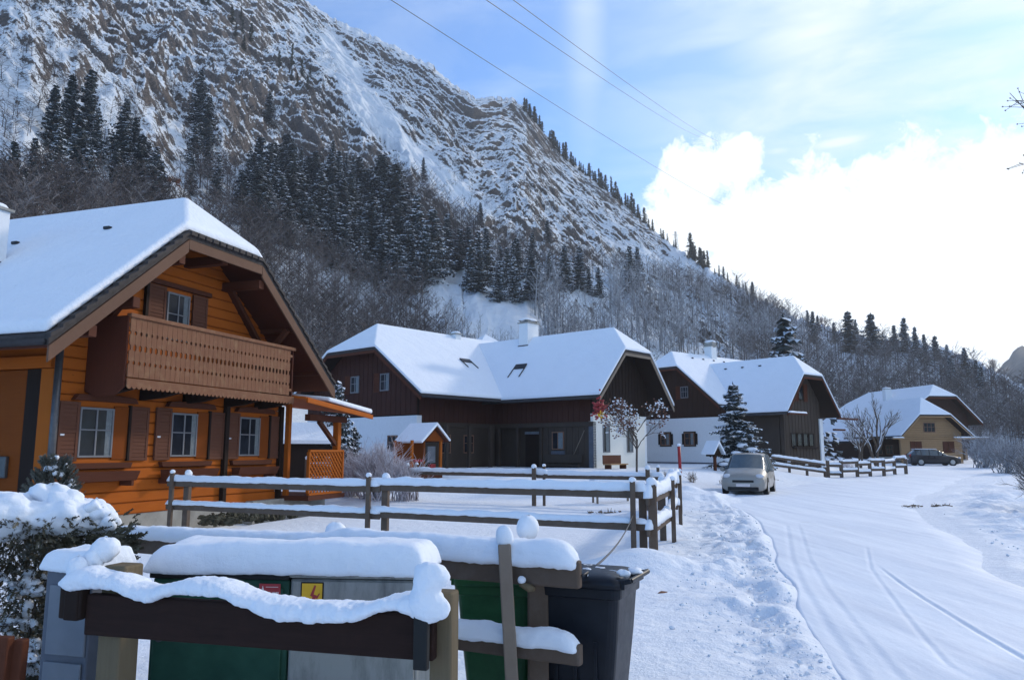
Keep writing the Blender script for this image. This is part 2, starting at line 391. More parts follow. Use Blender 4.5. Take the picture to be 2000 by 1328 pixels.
def _cabg(t, b):
    p = P(t); n = t.noise(t.mapping(p, (3, 3, .7)), 3., 7, .7); col = t.mix(t.ramp(n, [(.45, 0.), (.72, 1.)]), (.27, .27, .25), (.11, .11, .105))
    t.set(b.inputs['Base Color'], col); b.inputs['Roughness'].default_value = .75
M['cab_grey'] = mat('stained_grey_cabinet', _cabg)
M['cab_frame'] = plain('slate_cabinet', (.09, .10, .125), .2, 4., .6); M['cab_panel'] = plain('pale_cabinet_panel', (.15, .165, .19), .15, 4., .6)
M['needle'] = plain('spruce_needles', (.03, .04, .042), .5, 1.2, .85, c2=(.085, .098, .095))
M['needle_hi'] = plain('olive_spruce_needles', (.045, .05, .028), .5, 1.2, .85, c2=(.10, .10, .055))
M['needle_near'] = plain('juniper_needles', (.030, .032, .020), .5, 7., .85, c2=(.13, .115, .075))
M['tsnow'] = plain('tree_snow', (.70, .74, .80), .2, 2., .9)
M['bark'] = plain('bark', (.085, .065, .052), .4, 8., .9, .6)
def _twig(lo, mid, hi, w=.5):
    def fn(t, b):
        r = t.node('ShaderNodeAttribute', attribute_name='rnd').outputs['Fac']; n = t.noise(P(t), .35, 4, .6)
        t.set(b.inputs['Base Color'], t.ramp(t.math('ADD', t.math('MULTIPLY', r, .6), t.math('MULTIPLY', n, .4)), [(.2, lo), (w, mid), (.85, hi)])); b.inputs['Roughness'].default_value = .95; b.inputs['Specular IOR Level'].default_value = .05
    return fn
M['brush_brown'] = mat('bare_twigs_brown', _twig((.055, .047, .046), (.145, .122, .115), (.42, .42, .44), .52))
M['brush_frost'] = mat('bare_twigs_frosted', _twig((.09, .085, .085), (.26, .255, .265), (.6, .62, .66), .45))
M['frost'] = mat('frosted_twigs', _twig((.20, .15, .15), (.45, .41, .44), (.75, .75, .8), .45))
M['redleaf'] = plain('rusty_leaves', (.12, .05, .04), .5, 20., .9, c2=(.25, .12, .08))
M['red'] = plain('red_paint', (.30, .022, .025), .15, 9., .5); M['yellow'] = plain('yellow_paint', (.72, .42, .03), .1, 9., .5)
M['sign_red'] = plain('sign_red', (.36, .045, .05), .1, 9., .5); M['sign_white'] = plain('sign_white', (.68, .60, .58), .1, 9., .6); M['black'] = plain('black_paint', (.01, .01, .01), .1, 9., .6)
def _paint(c, metal=.5, rough=.35):
    def fn(t, b):
        b.inputs['Base Color'].default_value = (*c, 1); b.inputs['Metallic'].default_value = metal; t.set(b.inputs['Roughness'], t.ramp(t.noise(P(t), 3., 5), [(.3, rough), (.7, rough + .2)])); b.inputs['Coat Weight'].default_value = .3
    return fn
M['champ'] = mat('champagne_car_paint', _paint((.30, .28, .25), .35, .4)); M['car_black'] = mat('black_car_paint', _paint((.02, .018, .022), .2, .25))
M['tyre'] = plain('tyre', (.018, .018, .02), .3, 9., .85); M['rim'] = plain('rim', (.38, .38, .38), .15, 9., .4, metal=.7)
M['lamp'] = plain('lamp_lens', (.55, .56, .60), .1, 9., .15, spec=.6); M['taillamp'] = plain('tail_lamp_lens', (.30, .01, .015), .1, 9., .2)
M['cglass'] = plain('car_glass', (.05, .075, .09), .2, 3., .12, spec=.7); M['leafdry'] = plain('dry_leaf', (.22, .09, .05), .3, 9., .8)
M['straw'] = plain('dry_stalks', (.17, .12, .08), .4, 9., .9)

# ------------------------------------------------------------ terrain
RL = [(0, 1.2), (5.7, 2.35), (8.2, 2.97), (12.75, 4.2), (16, 5.1), (21, 6.4), (27, 6.9), (34, 10.5), (42, 16.5), (49, 21), (68, 33), (90, 48), (140, 90)]
RR = [(0, 4.0), (5.7, 5.2), (10.2, 6.9), (15.9, 9.1), (22, 12), (28.3, 15.5), (40, 23), (51, 31), (68, 46), (90, 64), (140, 112)]
def _smooth(tab):
    ys = np.linspace(-10, 140, 1501); xs = np.interp(ys, *zip(*tab)); k = np.hanning(61); k /= k.sum()
    p = np.concatenate([xs[0] + (xs[1] - xs[0]) * np.arange(-30, 0), xs, xs[-1] + (xs[-1] - xs[-2]) * np.arange(1, 31)])
    return ys, np.convolve(p, k, 'valid')
_RL, _RR = _smooth(RL), _smooth(RR)
def rl(y): return np.interp(y, *_RL) + .16 * (vn(np.asarray(y, float) / 1.7, 0, 4) - .5)
def rr(y): return np.interp(y, *_RR) + .5 * (vn(np.asarray(y, float) / 2.3, 0, 5) - .5)
def gbase(x, y):
    x = np.asarray(x, float); y = np.asarray(y, float)
    road = .40 * sst(34, 70, y) + .5 * sst(70, 100, y)
    left = .80 * sst(27, 37.5, y)
    wl = sst(0, 5, rl(y) - x)
    return road * (1 - wl) + np.maximum(road, left) * wl
def gz(x, y): return float(gbase(x, y))
def spaced(stops):
    out = [stops[0][0]]
    for (a, sa), (b, sb) in zip(stops, stops[1:]):
        while out[-1] < b - 1e-6:
            t = (out[-1] - a) / (b - a); out.append(out[-1] + sa + (sb - sa) * min(1, t))
        out[-1] = b
    return np.array(out)
def build_ground():
    xs = spaced([(-800, 90), (-60, 6), (-14, .5), (-4, .12), (.2, .055), (8, .06), (14, .2), (40, 1.), (90, 6), (400, 90), (1000, 90)])
    ys = spaced([(-200, 30), (-20, 5), (0, .8), (3, .05), (14, .07), (26, .14), (45, .5), (110, 4), (400, 60), (1000, 60)])
    X, Y = np.meshgrid(xs, ys); Z = gbase(X, Y)
    L, R_ = rl(Y), rr(Y)
    inr = sst(-.05, .30, X - L) * sst(-.2, 1.6, R_ - X)
    near = 1 - sst(30, 60, Y)
    verge = sst(-.2, 1.6, X - np.interp(Y, [0, 12.4, 22, 30], [1.0, 2.2, 4.6, 6.6])) * (1 - sst(-.35, .1, X - L)) * (1 - sst(24, 28, Y))
    lump = (fbm(X / .75, Y / .75, 3, 4) - .5)
    foot = np.clip(.42 - vn(X / .30, Y / .36, 9), 0, 1) * (fbm(X / 1.7, Y / 1.7, 12, 2) > .45)
    soft = (fbm(X / 3.1, Y / 3.1, 21, 4) - .5)
    Z = Z + .10 * soft * near + verge * (.34 * lump - .22 * foot + .05 + .26 * (fbm(X / .42, Y / .5, 33, 4, .6) - .5) - .07 * (vn(X / .15, Y / .17, 37) > .72))
    fg = (1 - sst(3, 5.5, Y)) + .35 * (1 - sst(6, 14, Y)) * sst(-.5, 1, X)
    Z = Z + fg * .20 * lump
    rs = sst(-.1, 1.2, X - R_) * near
    Z = Z + rs * (.40 * soft + .38 * lump - .16 * foot + .02 + .22 * (fbm(X / .45, Y / .5, 35, 4, .6) - .5))
    # pushed-up edge left of the road
    Z = Z + .035 * np.exp(-((X - L + .12) / .14) ** 2) * near * sst(3, 6, Y) * (.4 + 1.2 * vn(Y / .8, 0, 8))
    Z = Z + .03 * np.exp(-((X - R_ - .2) / .25) ** 2) * near
    # little banks by the side fence and in front of the van drive
    Z = Z + .28 * np.exp(-(((X - 1.9) / .7) ** 2 + ((Y - 11.6) / .6) ** 2)) + .3 * np.exp(-(((X - 3.1) / .6) ** 2 + ((Y - 18.5) / 2.) ** 2))
    Z = Z + .35 * np.exp(-(((X - 6.2) / 1.4) ** 2 + ((Y - 28) / 2.2) ** 2)) * (.5 + fbm(X / .8, Y / .8, 31, 3))
    Z = Z + .22 * np.exp(-(((X - 16.5) / 2.5) ** 2 + ((Y - 43) / 1.2) ** 2))
    dl = (X + 9.73) * .949 - (Y - 16.41) * .316; al = (X + 9.73) * .316 + (Y - 16.41) * .949
    Z = Z - .42 * np.exp(-((dl - .5) / 1.3) ** 2) * sst(1.0, 3.5, al) * (1 - sst(9, 12, al))
    Z = Z - inr * .065
    V = np.stack([X, Y, Z], -1).reshape(-1, 3)
    o = npmesh('ground', V, gridfaces(len(ys), len(xs)), [M['snow_ground']]); tag(o, kind='structure'); return o
build_ground()
def gh(x, y): return gz(x, y)
def build_road():
    ys = spaced([(-6, .5), (3, .05), (14, .08), (30, .2), (60, .6), (140, 3)]); s = np.linspace(0, 1, 240)
    Yg, Sg = np.meshgrid(ys, s, indexing='ij'); L, R_ = rl(Yg) - .02, rr(Yg) + .02
    X = L + (R_ - L) * Sg; Z = gbase(X, Yg) + .004
    def groove(pts, w, d):
        py, px = zip(*pts); c = np.interp(Yg, py, px); m = sst(py[0] - .5, py[0], Yg) * (1 - sst(py[-1] - 1.5, py[-1], Yg))
        return -d * np.exp(-((X - c) / w) ** 2) * m + d * .5 * np.exp(-((X - c - w * 1.8) / w) ** 2) * m
    g1 = [gndp(u, v) for u, v in ((2040, 1310), (1900, 1230), (1800, 1168), (1740, 1125), (1706, 1098))]
    g2 = [gndp(u, v) for u, v in ((1850, 1300), (1790, 1230), (1735, 1160), (1700, 1110), (1690, 1060))]
    g3 = [gndp(u, v) for u, v in ((1690, 1328), (1620, 1230), (1570, 1150), (1545, 1090), (1535, 1020))]
    Z = Z + groove(g1, .026, .013) + groove(g2, .03, .006) + groove(g3, .05, .007) + groove([(y, x + 1.6) for y, x in g1], .08, .007) + groove([(y, x + .28) for y, x in g3], .04, .005)
    Z = Z + (fbm(X / 1.2 , Yg / 4., 5, 4) - .5) * .045 + (fbm(X / .25, Yg / .9, 15, 3) - .5) * .010
    Z = Z - .08 * (1 - sst(0, .03, Sg)) - .06 * (1 - sst(0, .22, 1 - Sg))
    V = np.stack([X, Yg, Z], -1).reshape(-1, 3)
    o = npmesh('road', V, gridfaces(len(ys), len(s))[:, ::-1], [M['road']]); tag(o, kind='structure')
def gndp(u, v):
    a, b = ray(u, v); Y = -CAMH / b; return (Y, a * Y)
build_road()

# mountain: a height field whose ridge line climbs to the left of the valley
SIL = [(-2400, -900), (-1500, -700), (-600, -480), (0, -300), (200, -190), (400, -80), (560, 0), (625, 38), (700, 68), (760, 96), (830, 127), (880, 166), (920, 190), (1000, 192), (1030, 214), (1060, 254),
       (1100, 300), (1150, 338), (1200, 376), (1260, 424), (1310, 466), (1380, 516), (1440, 552), (1500, 588), (1560, 618), (1620, 638), (1700, 655), (1800, 668), (1880, 692), (1950, 728), (2000, 755), (2150, 795), (2400, 830), (3200, 850), (5000, 860)]
def az_of(u): return math.atan((u - 1000) / 1500.)
DRT = [(-3000, 520), (-600, 480), (560, 450), (920, 385), (1000, 405), (1300, 380), (1450, 335), (1560, 300), (1700, 275), (1900, 255), (2000, 240), (2400, 230), (5000, 230)]
DBT = [(-3000, 60), (-600, 52), (0, 56), (400, 72), (700, 88), (1000, 92), (1300, 104), (1600, 126), (1800, 150), (2000, 165), (2400, 170), (5000, 170)]
NA, NR = 1500, 640
def gully(A, T_, R_, Z):
    U, Vv = projuv(R_ * np.sin(A), R_ * np.cos(A), Z); d = np.full(U.shape, 1e9); pts = [(650, 100), (690, 175), (740, 235), (790, 290), (830, 325), (880, 365), (930, 420)]
    for (x0, y0), (x1, y1) in zip(pts, pts[1:]):
        k = np.clip(((U - x0) * (x1 - x0) + (Vv - y0) * (y1 - y0)) / ((x1 - x0) ** 2 + (y1 - y0) ** 2), 0, 1); d = np.minimum(d, np.hypot(U - x0 - k * (x1 - x0), Vv - y0 - k * (y1 - y0)))
    return np.exp(-(d / 24) ** 2)
def build_mountain():
    az = np.linspace(math.radians(-62), math.radians(52), NA)
    sa = [az_of(u) for u, v in SIL]; st = [ray(u, v)[1] * math.cos(az_of(u)) for u, v in SIL]
    te = np.interp(az, sa, st); dr = np.interp(az, [az_of(u) for u, d in DRT], [d for u, d in DRT]); db = np.interp(az, [az_of(u) for u, d in DBT], [d for u, d in DBT])
    t = np.concatenate([np.linspace(0, 1, NR - 40), np.linspace(1, 1.9, 41)[1:]])
    A, T_ = np.meshgrid(az, t); TE, DR, DB = te[None] + 0 * A, dr[None] + 0 * A, db[None] + 0 * A
    R_ = DB + (DR - DB) * T_
    ZR = CAMH + TE * DR; tt = np.clip(T_, 0, 1)
    pw = np.interp(A, [az_of(0), az_of(900), az_of(1500)], [1.12, 1.2, 1.05])
    Z = -1.2 + (ZR + 1.2) * tt ** pw
    S_ = A * 330; H_ = T_ * 420 + 0 * A
    wL = 1 - sst(az_of(750), az_of(1050), A)
    ang = np.where(A < az_of(900), math.radians(-33), math.radians(-18))
    ca, sb = np.cos(ang), np.sin(ang); a1 = S_ * ca + H_ * sb; b1 = -S_ * sb + H_ * ca
    b1w = b1 + 10 * (fbm(S_ / 40, H_ / 40, 44, 3) - .5)
    streak = 1 - np.abs(2 * fbm(a1 / 26, b1w / 6.5, 51, 5, .55) - 1)
    big = fbm(S_ / 60, H_ / 70, 61, 5)
    env = sst(.05, .35, tt) * (1 - .9 * sst(.9, 1.0, tt))
    ridgy = 1 - np.abs(2 * fbm(S_ / 34, H_ / 60, 71, 5) - 1)
    r1 = 1 - np.abs(2 * fbm(a1 / 11, b1w / 4.0, 101, 4, .6) - 1); r2 = fbm(a1 / 5.5, b1 / 2.6, 111, 3, .6); r3 = vn(a1 / 9 + 3 * vn(S_ / 6, H_ / 6, 3), b1 / 3.2, 121)
    patch = .45 + 1.1 * fbm(S_ / 45, H_ / 45, 131, 3)
    rough = ((r1 - .6) * 3.0 + (r2 - .5) * 3.2 + (np.floor(r3 * 3) / 3 - .4) * 1.3) * patch * sst(.15, .4, tt) * (1 - .8 * sst(az_of(1380), az_of(1600), A))
    rough = rough * (1 - np.clip(gully(A, T_, R_, Z), 0, 1) * .85)
    Z = Z + env * ((streak - .6) * (4.6 * wL + 2.6 * (1 - wL)) + rough + ((big - .5) * 26 + (ridgy - .6) * (9 + 5 * wL)) * np.clip((DR - DB) / 330 * (1 - .8 * sst(az_of(1380), az_of(1600), A)), 0, 1))
    Z = Z + (1 - sst(1.0, 1.05, T_)) * sst(.93, 1, T_) * (fbm(A * 260, 0 * A, 81, 4) - .5) * 3.2
    Z = np.where(T_ > 1, Z - (T_ - 1) ** 1.3 * (DR - DB) * .8, Z)
    X = R_ * np.sin(A); Y = R_ * np.cos(A)
    U, Vv = projuv(X, Y, Z)
    # cover: +snow for gullies and clearings, -snow on the wooded foot; brush on the scrub
    def line(pts, w):
        d = np.full(U.shape, 1e9)
        for (x0, y0), (x1, y1) in zip(pts, pts[1:]):
            k = np.clip(((U - x0) * (x1 - x0) + (Vv - y0) * (y1 - y0)) / ((x1 - x0) ** 2 + (y1 - y0) ** 2), 0, 1)
            d = np.minimum(d, np.hypot(U - x0 - k * (x1 - x0), Vv - y0 - k * (y1 - y0)))
        return np.exp(-(d / w) ** 2)
    wob = 1 + .7 * (fbm(U / 22, Vv / 22, 91, 4) - .5)
    front = T_ <= 1.02
    g = line([(650, 100), (690, 175), (740, 235), (790, 290), (830, 325), (880, 365), (930, 420)], 21) * wob * 1.6
    g = g + line([(850, 540), (905, 575), (955, 600), (985, 620)], 30) * 1.6 + line([(905, 555), (1010, 580), (1040, 610)], 18) * 1.3 + line([(1105, 540), (1180, 565)], 10)
    g = g + line([(1240, 500), (1400, 545)], 16) * .7 + line([(0, 160), (70, 200), (60, 260)], 45) * .5 + line([(210, 200), (215, 330)], 20) * .6
    g = g + line([(560, 55), (640, 75)], 24) * .25
    base = .45 + .08 * sst(az_of(820), az_of(1000), A) * sst(.3, .6, tt)
    brush = line([(430, 60), (480, 160), (560, 240)], 60) * .8 + line([(900, 200), (990, 210), (1060, 300)], 45) * .5 + line([(620, 260), (700, 330), (850, 360), (900, 430)], 55) + line([(1150, 350), (1290, 470)], 20)
    wooded = 1 - sst(.25, .42, tt + .10 * (big - .5))
    base = base - .26 * brush - .04 * wooded * (1 - sst(az_of(1000), az_of(1200), A))
    snow = np.where(front, base + g, .1)
    brush = np.clip(brush + wooded * .8, 0, 1)
    V = np.stack([X, Y, Z], -1).reshape(-1, 3)
    o = npmesh('mountain', V, gridfaces(len(t), NA), [M['mountain']], attrs={'snow': snow, 'brush': brush, 'sa': a1, 'sb': b1w}); tag(o, kind='structure')
    return X, Y, Z, U, Vv, T_
MX, MY, MZ, MU, MV, MT = build_mountain()
_rows = slice(4, NR - 42, 3); _cols = slice(0, NA, 2)
SU, SV, SX, SY, SZ = (a[_rows, _cols] for a in (MU, MV, MX, MY, MZ))
SEEN = SV <= np.minimum.accumulate(SV, axis=0) + 3     # rows not hidden by a nearer fold
def onslope(u, v):
    """the point of the mountain side found at this spot of the photograph"""
    d = (SU - u) ** 2 + (SV - v) ** 2 + (~SEEN) * 1e6
    i = np.unravel_index(np.argmin(d), d.shape); return Vector((SX[i], SY[i], SZ[i]))
def build_far_hill():
    az = np.linspace(math.radians(20), math.radians(60), 160); s = np.linspace(0, 1, 24)
    h = np.interp(az, [az_of(u) for u in (1800, 1925, 1960, 2010, 2150, 2500, 3500)], [ray(1900, v)[1] for v in (830, 775, 742, 712, 640, 590, 620)])
    A, S_ = np.meshgrid(az, s); Rr = 500 + 400 * S_; Z = (h[None] * 900 * S_ ** .8) + (fbm(A * 60, S_ * 4, 5, 4) - .5) * 30 * S_
    V = np.stack([Rr * np.sin(A), Rr * np.cos(A), Z], -1).reshape(-1, 3)
    o = npmesh('distant_hill', V, gridfaces(24, 160), [M['far_hill']]); tag(o, kind='structure')
build_far_hill()
# ------------------------------------------------------------ houses
def slab(mb, quads, t0, t1, m=0):
    """roof planes: each polygon gets vertical thickness from t0 to t1"""
    for q in quads:
        A = [(x, y, z + t0) for x, y, z in q]; B = [(x, y, z + t1) for x, y, z in q]
        mb.prism(A, B, m)
def roof_geo(W, xl, xr, zel, zer, hl, hr, zh, zr, oh, run, L, back='gable', yb=0):
    """W gable width; verge ends xl, xr at height zel, zer; half-hip eave from hl to hr at zh; ridge height zr"""
    xc = (hl + hr) / 2; y0 = -oh
    return dict(W=W, xl=xl, xr=xr, zel=zel, zer=zer, hl=hl, hr=hr, zh=zh, zr=zr, oh=oh, run=run, L=L, xc=xc, y0=y0)
def roof_quads(g, grow=0., back_hip=False):
    y0, L, xc, run = g['y0'] - grow, g['L'], g['xc'], g['run']
    xl, xr = g['xl'] - grow * .6, g['xr'] + grow * .6
    zl = g['zel'] - grow * .6 * (g['zh'] - g['zel']) / (g['hl'] - g['xl']); zr_ = g['zer'] - grow * .6 * (g['zh'] - g['zer']) / (g['xr'] - g['hr'])
    yr = L - run if back_hip else L
    e = .0
    left = [(xl, y0, zl), (g['hl'], y0, g['zh']), (xc, y0 + run, g['zr'])]; right = [(xr, y0, zr_), (g['hr'], y0, g['zh']), (xc, y0 + run, g['zr'])]
    if back_hip:
        left += [(xc, yr, g['zr']), (g['hl'], L, g['zh']), (xl, L, zl)]; right += [(xc, yr, g['zr']), (g['hr'], L, g['zh']), (xr, L, zr_)]
    else:
        left += [(xc, L, g['zr']), (xl, L, zl)]; right += [(xc, L, g['zr']), (xr, L, zr_)]
    q = [left, right[::-1], [(g['hl'], y0, g['zh']), (g['hr'], y0, g['zh']), (xc, y0 + run, g['zr'])]]
    if back_hip: q.append([(g['hr'], L, g['zh']), (g['hl'], L, g['zh']), (xc, yr, g['zr'])])
    return q
def snow_roof(par, T, g, th, back_hip=False, bevel=.09, name='roof_snow', seed=1, grow=.0):
    """one closed sheet of snow over all planes, edges rounded, a little uneven"""
    qs = roof_quads(g, grow, back_hip); vs = []; idx = {}; fs = []
    def vid(p):
        k = tuple(round(c, 4) for c in p)
        if k not in idx: idx[k] = len(vs); vs.append(k)
        return idx[k]
    for q in qs: fs.append([vid(p) for p in q])
    n = len(vs); top = [(x, y, z + th) for x, y, z in vs]
    cnt = {}
    for f in fs:
        for a, b in zip(f, f[1:] + f[:1]): cnt[frozenset((a, b))] = cnt.get(frozenset((a, b)), 0) + 1
    F = [[i + n for i in f] for f in fs] + [f[::-1] for f in fs]
    for f in fs:
        for a, b in zip(f, f[1:] + f[:1]):
            if cnt[frozenset((a, b))] == 1: F.append([a, b, b + n, a + n])
    mb = MB(T); mb.add([(x, y, z + .03) for x, y, z in vs] + top, F)
    o = mb.build(name, M['snow_roof'], par, smooth=True, bevel=bevel, seg=4, ang=12)
    w = o.modifiers.new('weighted', 'WEIGHTED_NORMAL'); w.keep_sharp = False
    return o
def gable_top(g, x, y=0.):
    """height of the roof underside over the gable wall"""
    sl_ = (g['zh'] - g['zel']) / (g['hl'] - g['xl']); sr = (g['zh'] - g['zer']) / (g['xr'] - g['hr'])
    zhip = g['zh'] + (y - g['y0']) / g['run'] * (g['zr'] - g['zh'])
    return min(g['zel'] + sl_ * (x - g['xl']), g['zer'] + sr * (g['xr'] - x), zhip)
def roof(par, T, g, snow=.2, tile=.10, deck=.12, verge='verge', vw=.26, under='vdark', back_hip=False, gw=.04, bevel=.08, steps=False):
    mb = MB(T); slab(mb, roof_quads(g, 0, back_hip), -tile, .02); r = mb.build('roof', M['tile'], par, bevel=.01)
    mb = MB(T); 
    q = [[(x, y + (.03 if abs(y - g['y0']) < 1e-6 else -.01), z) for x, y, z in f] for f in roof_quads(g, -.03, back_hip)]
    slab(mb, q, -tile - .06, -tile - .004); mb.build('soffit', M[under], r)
    if steps:
        # tile edges showing as small steps along the verge
        mb = MB(T)
        for (xa, za, xb, zb) in ((g['xl'], g['zel'], g['hl'], g['zh']), (g['xr'], g['zer'], g['hr'], g['zh'])):
            n = int(math.hypot(xb - xa, zb - za) / .32)
            for i in range(n):
                f0, f1 = i / n, (i + 1.12) / n
                x0, x1 = xa + (xb - xa) * f0, xa + (xb - xa) * f1; z0, z1 = za + (zb - za) * f0, za + (zb - za) * f1
                k = .05
                mb.prism([(x0, g['y0'] - .05, z0 - .07 + k), (x1, g['y0'] - .05, z1 - .07), (x1, g['y0'] - .05, z1 + .0), (x0, g['y0'] - .05, z0 + .03 + k)],
                         [(x0, g['y0'] + .12, z0 - .07 + k), (x1, g['y0'] + .12, z1 - .07), (x1, g['y0'] + .12, z1 + .0), (x0, g['y0'] + .12, z0 + .03 + k)])
        n = int((g['hr'] - g['hl']) / .24)
        for i in range(n):
            x0 = g['hl'] + (g['hr'] - g['hl']) * i / n; x1 = x0 + (g['hr'] - g['hl']) / n * .8
            mb.box(x0, x1, g['y0'] - .08, g['y0'] + .1, g['zh'] - .07, g['zh'] + .035)
        mb.build('tile_edge', M['tile'], r, bevel=.01)
    # verge boards and hip fascia
    for (xa, za, xb, zb) in ((g['xl'], g['zel'], g['hl'], g['zh']), (g['xr'], g['zer'], g['hr'], g['zh'])):
        y = g['y0']; mb = MB(T); k = -tile - .01
        mb.prism([(xa, y - .03, za + k), (xb, y - .03, zb + k), (xb, y - .03, zb + k - vw), (xa, y - .03, za + k - vw)],
                 [(xa, y + .02, za + k), (xb, y + .02, zb + k), (xb, y + .02, zb + k - vw), (xa, y + .02, za + k - vw)])
        mb.build('verge_board', M[verge], r, bevel=.008)
    mb = MB(T); mb.box(g['hl'] + .01, g['hr'] - .01, g['y0'] - .028, g['y0'] + .02, g['zh'] - tile - .01 - vw * .75, g['zh'] - tile - .01); mb.build('hip_fascia', M[verge], r, bevel=.008)
    # gutters along the eaves
    for x, z, sgn in ((g['xl'], g['zel'], -1), (g['xr'], g['zer'], 1)):
        mb = MB(T); mb.tube([(x + sgn * .05, g['y0'] + .05, z - .10), (x + sgn * .05, g['L'] - .05, z - .10)], .065, 8); mb.build('gutter', M['dmetal'], r, smooth=True)
    snow_roof(r, T, g, snow, back_hip, bevel, grow=gw)
    return r
def gable_wall(par, T, g, z0, name, m, x0=0, x1=None, thick=.25, course=None, inset=0., ztop=None, hgap=.10):
    """wall under the roof, in horizontal logs when course is given"""
    x1 = g['W'] if x1 is None else x1
    mb = MB(T)
    def xr_at(z):
        xs_ = np.linspace(x0, x1, 240); ok = [x for x in xs_ if gable_top(g, x) - .2 >= z]
        return (min(ok), max(ok)) if ok else None
    top = max(gable_top(g, x) for x in np.linspace(x0, x1, 60)) - .2
    if ztop: top = min(top, ztop)
    if course:
        z = z0; i = 0
        while z < top - .01:
            zt = min(z + course, top); a = xr_at(z); b = xr_at(zt - .005) or a
            c = .018
            mb.xz([(a[0], z), (a[1], z), (b[1], zt - .012), (b[0], zt - .012)], inset + c, inset + thick)
            mb.xz([(a[0], z + .02), (a[1], z + .02), (b[1], zt - .03), (b[0], zt - .03)], inset, inset + c + .002)
            z = zt; i += 1
    else:
        xs_ = sorted(set([x0, x1] + [min(max(v, x0), x1) for v in (g['hl'], g['hr'], g['xc'])] + list(np.linspace(x0, x1, 13))))
        poly = [(x0, z0), (x1, z0)] + [(x, min(top, gable_top(g, x) - .2)) for x in reversed(xs_)]
        mb.xz(poly, inset, inset + thick)
    return mb.build(name, m, par, bevel=.012 if course else 0)
def window(par, T, x0, x1, z0, z1, frame='wood_frame', nx=2, nz=2, fr=.06, proud=.05, curtain=0., y=0., sill=False):
    mb = MB(T)
    mb.box(x0, x1, y - proud, y + .02, z0, z0 + fr); mb.box(x0, x1, y - proud, y + .02, z1 - fr, z1)
    mb.box(x0, x0 + fr, y - proud, y + .02, z0 + fr, z1 - fr); mb.box(x1 - fr, x1, y - proud, y + .02, z0 + fr, z1 - fr)
    for i in range(1, nx):
        x = x0 + (x1 - x0) * i / nx; mb.box(x - .022, x + .022, y - proud + .01, y, z0 + fr, z1 - fr)
    for i in range(1, nz):
        z = z0 + (z1 - z0) * (i / nz if nz != 2 else .55); mb.box(x0 + fr, x1 - fr, y - proud + .013, y - .002, z - .016, z + .016)
    w = mb.build('window', M[frame], par, bevel=.005)
    mb = MB(T); mb.box(x0 + fr * .8, x1 - fr * .8, y - .02, y + .012, z0 + fr * .8, z1 - fr * .8); mb.build('pane', M['glass'], w)
    if curtain:
        for a, b in ((x1 - fr - (x1 - x0) * curtain, x1 - fr),):
            mb = MB(T); n = 7
            pts = [(a + (b - a) * i / n, y - .024 - (.006 if i % 2 else 0)) for i in range(n + 1)]
            mb.add([(x, yy, z) for x, yy in pts for z in (z0 + fr, z1 - fr)], [(2 * i, 2 * i + 2, 2 * i + 3, 2 * i + 1) for i in range(n)]); mb.build('curtain', M['curtain'], w)
    if sill:
        mb = MB(T); mb.box(x0 - .08, x1 + .08, y - .12, y, z0 - .06, z0 - .005); mb.build('sill', M[frame], w, bevel=.006)
    return w
def shutter(par, T, x0, x1, z0, z1, y=0., m='shutter', fr=.07):
    mb = MB(T); mb.box(x0, x1, y - .05, y - .012, z0, z1)
    mb.box(x0, x0 + fr, y - .07, y - .05, z0, z1); mb.box(x1 - fr, x1, y - .07, y - .05, z0, z1)
    mb.box(x0 + fr, x1 - fr, y - .068, y - .05, z0, z0 + fr); mb.box(x0 + fr, x1 - fr, y - .068, y - .05, z1 - fr, z1); zc = (z0 + z1) / 2
    mb.box(x0 + fr, x1 - fr, y - .066, y - .05, zc - fr / 2, zc + fr / 2)
    n = 6
    for k in range(2):
        za, zb = (z0 + fr, zc - fr / 2) if k == 0 else (zc + fr / 2, z1 - fr)
        for i in range(n):
            z = za + (zb - za) * (i + .5) / n; mb.box(x0 + fr, x1 - fr, y - .06, y - .05, z - (zb - za) / n * .34, z + (zb - za) / n * .34)
    return mb.build('shutter', M[m], par, bevel=.004)
def boards(par, T, x0, x1, z0, z1, m, name='cladding', w=.16, y=0., th=.03, gap=.012, g=None):
    mb = MB(T); x = x0; i = 0
    while x < x1 - .02:
        xe = min(x + w, x1); zt, zt2 = z1, z1
        if g is not None: zt = min(z1, gable_top(g, x) - .22); zt2 = min(z1, gable_top(g, xe) - .22)
        yy = y - th * (.6 + .4 * (i % 2))
        if max(zt, zt2) > z0 + .03: mb.xz([(x, z0), (xe - gap, z0), (xe - gap, max(zt2, z0 + .01)), (x, max(zt, z0 + .01))], yy, y)
        x = xe; i += 1
    return mb.build(name, M[m], par)
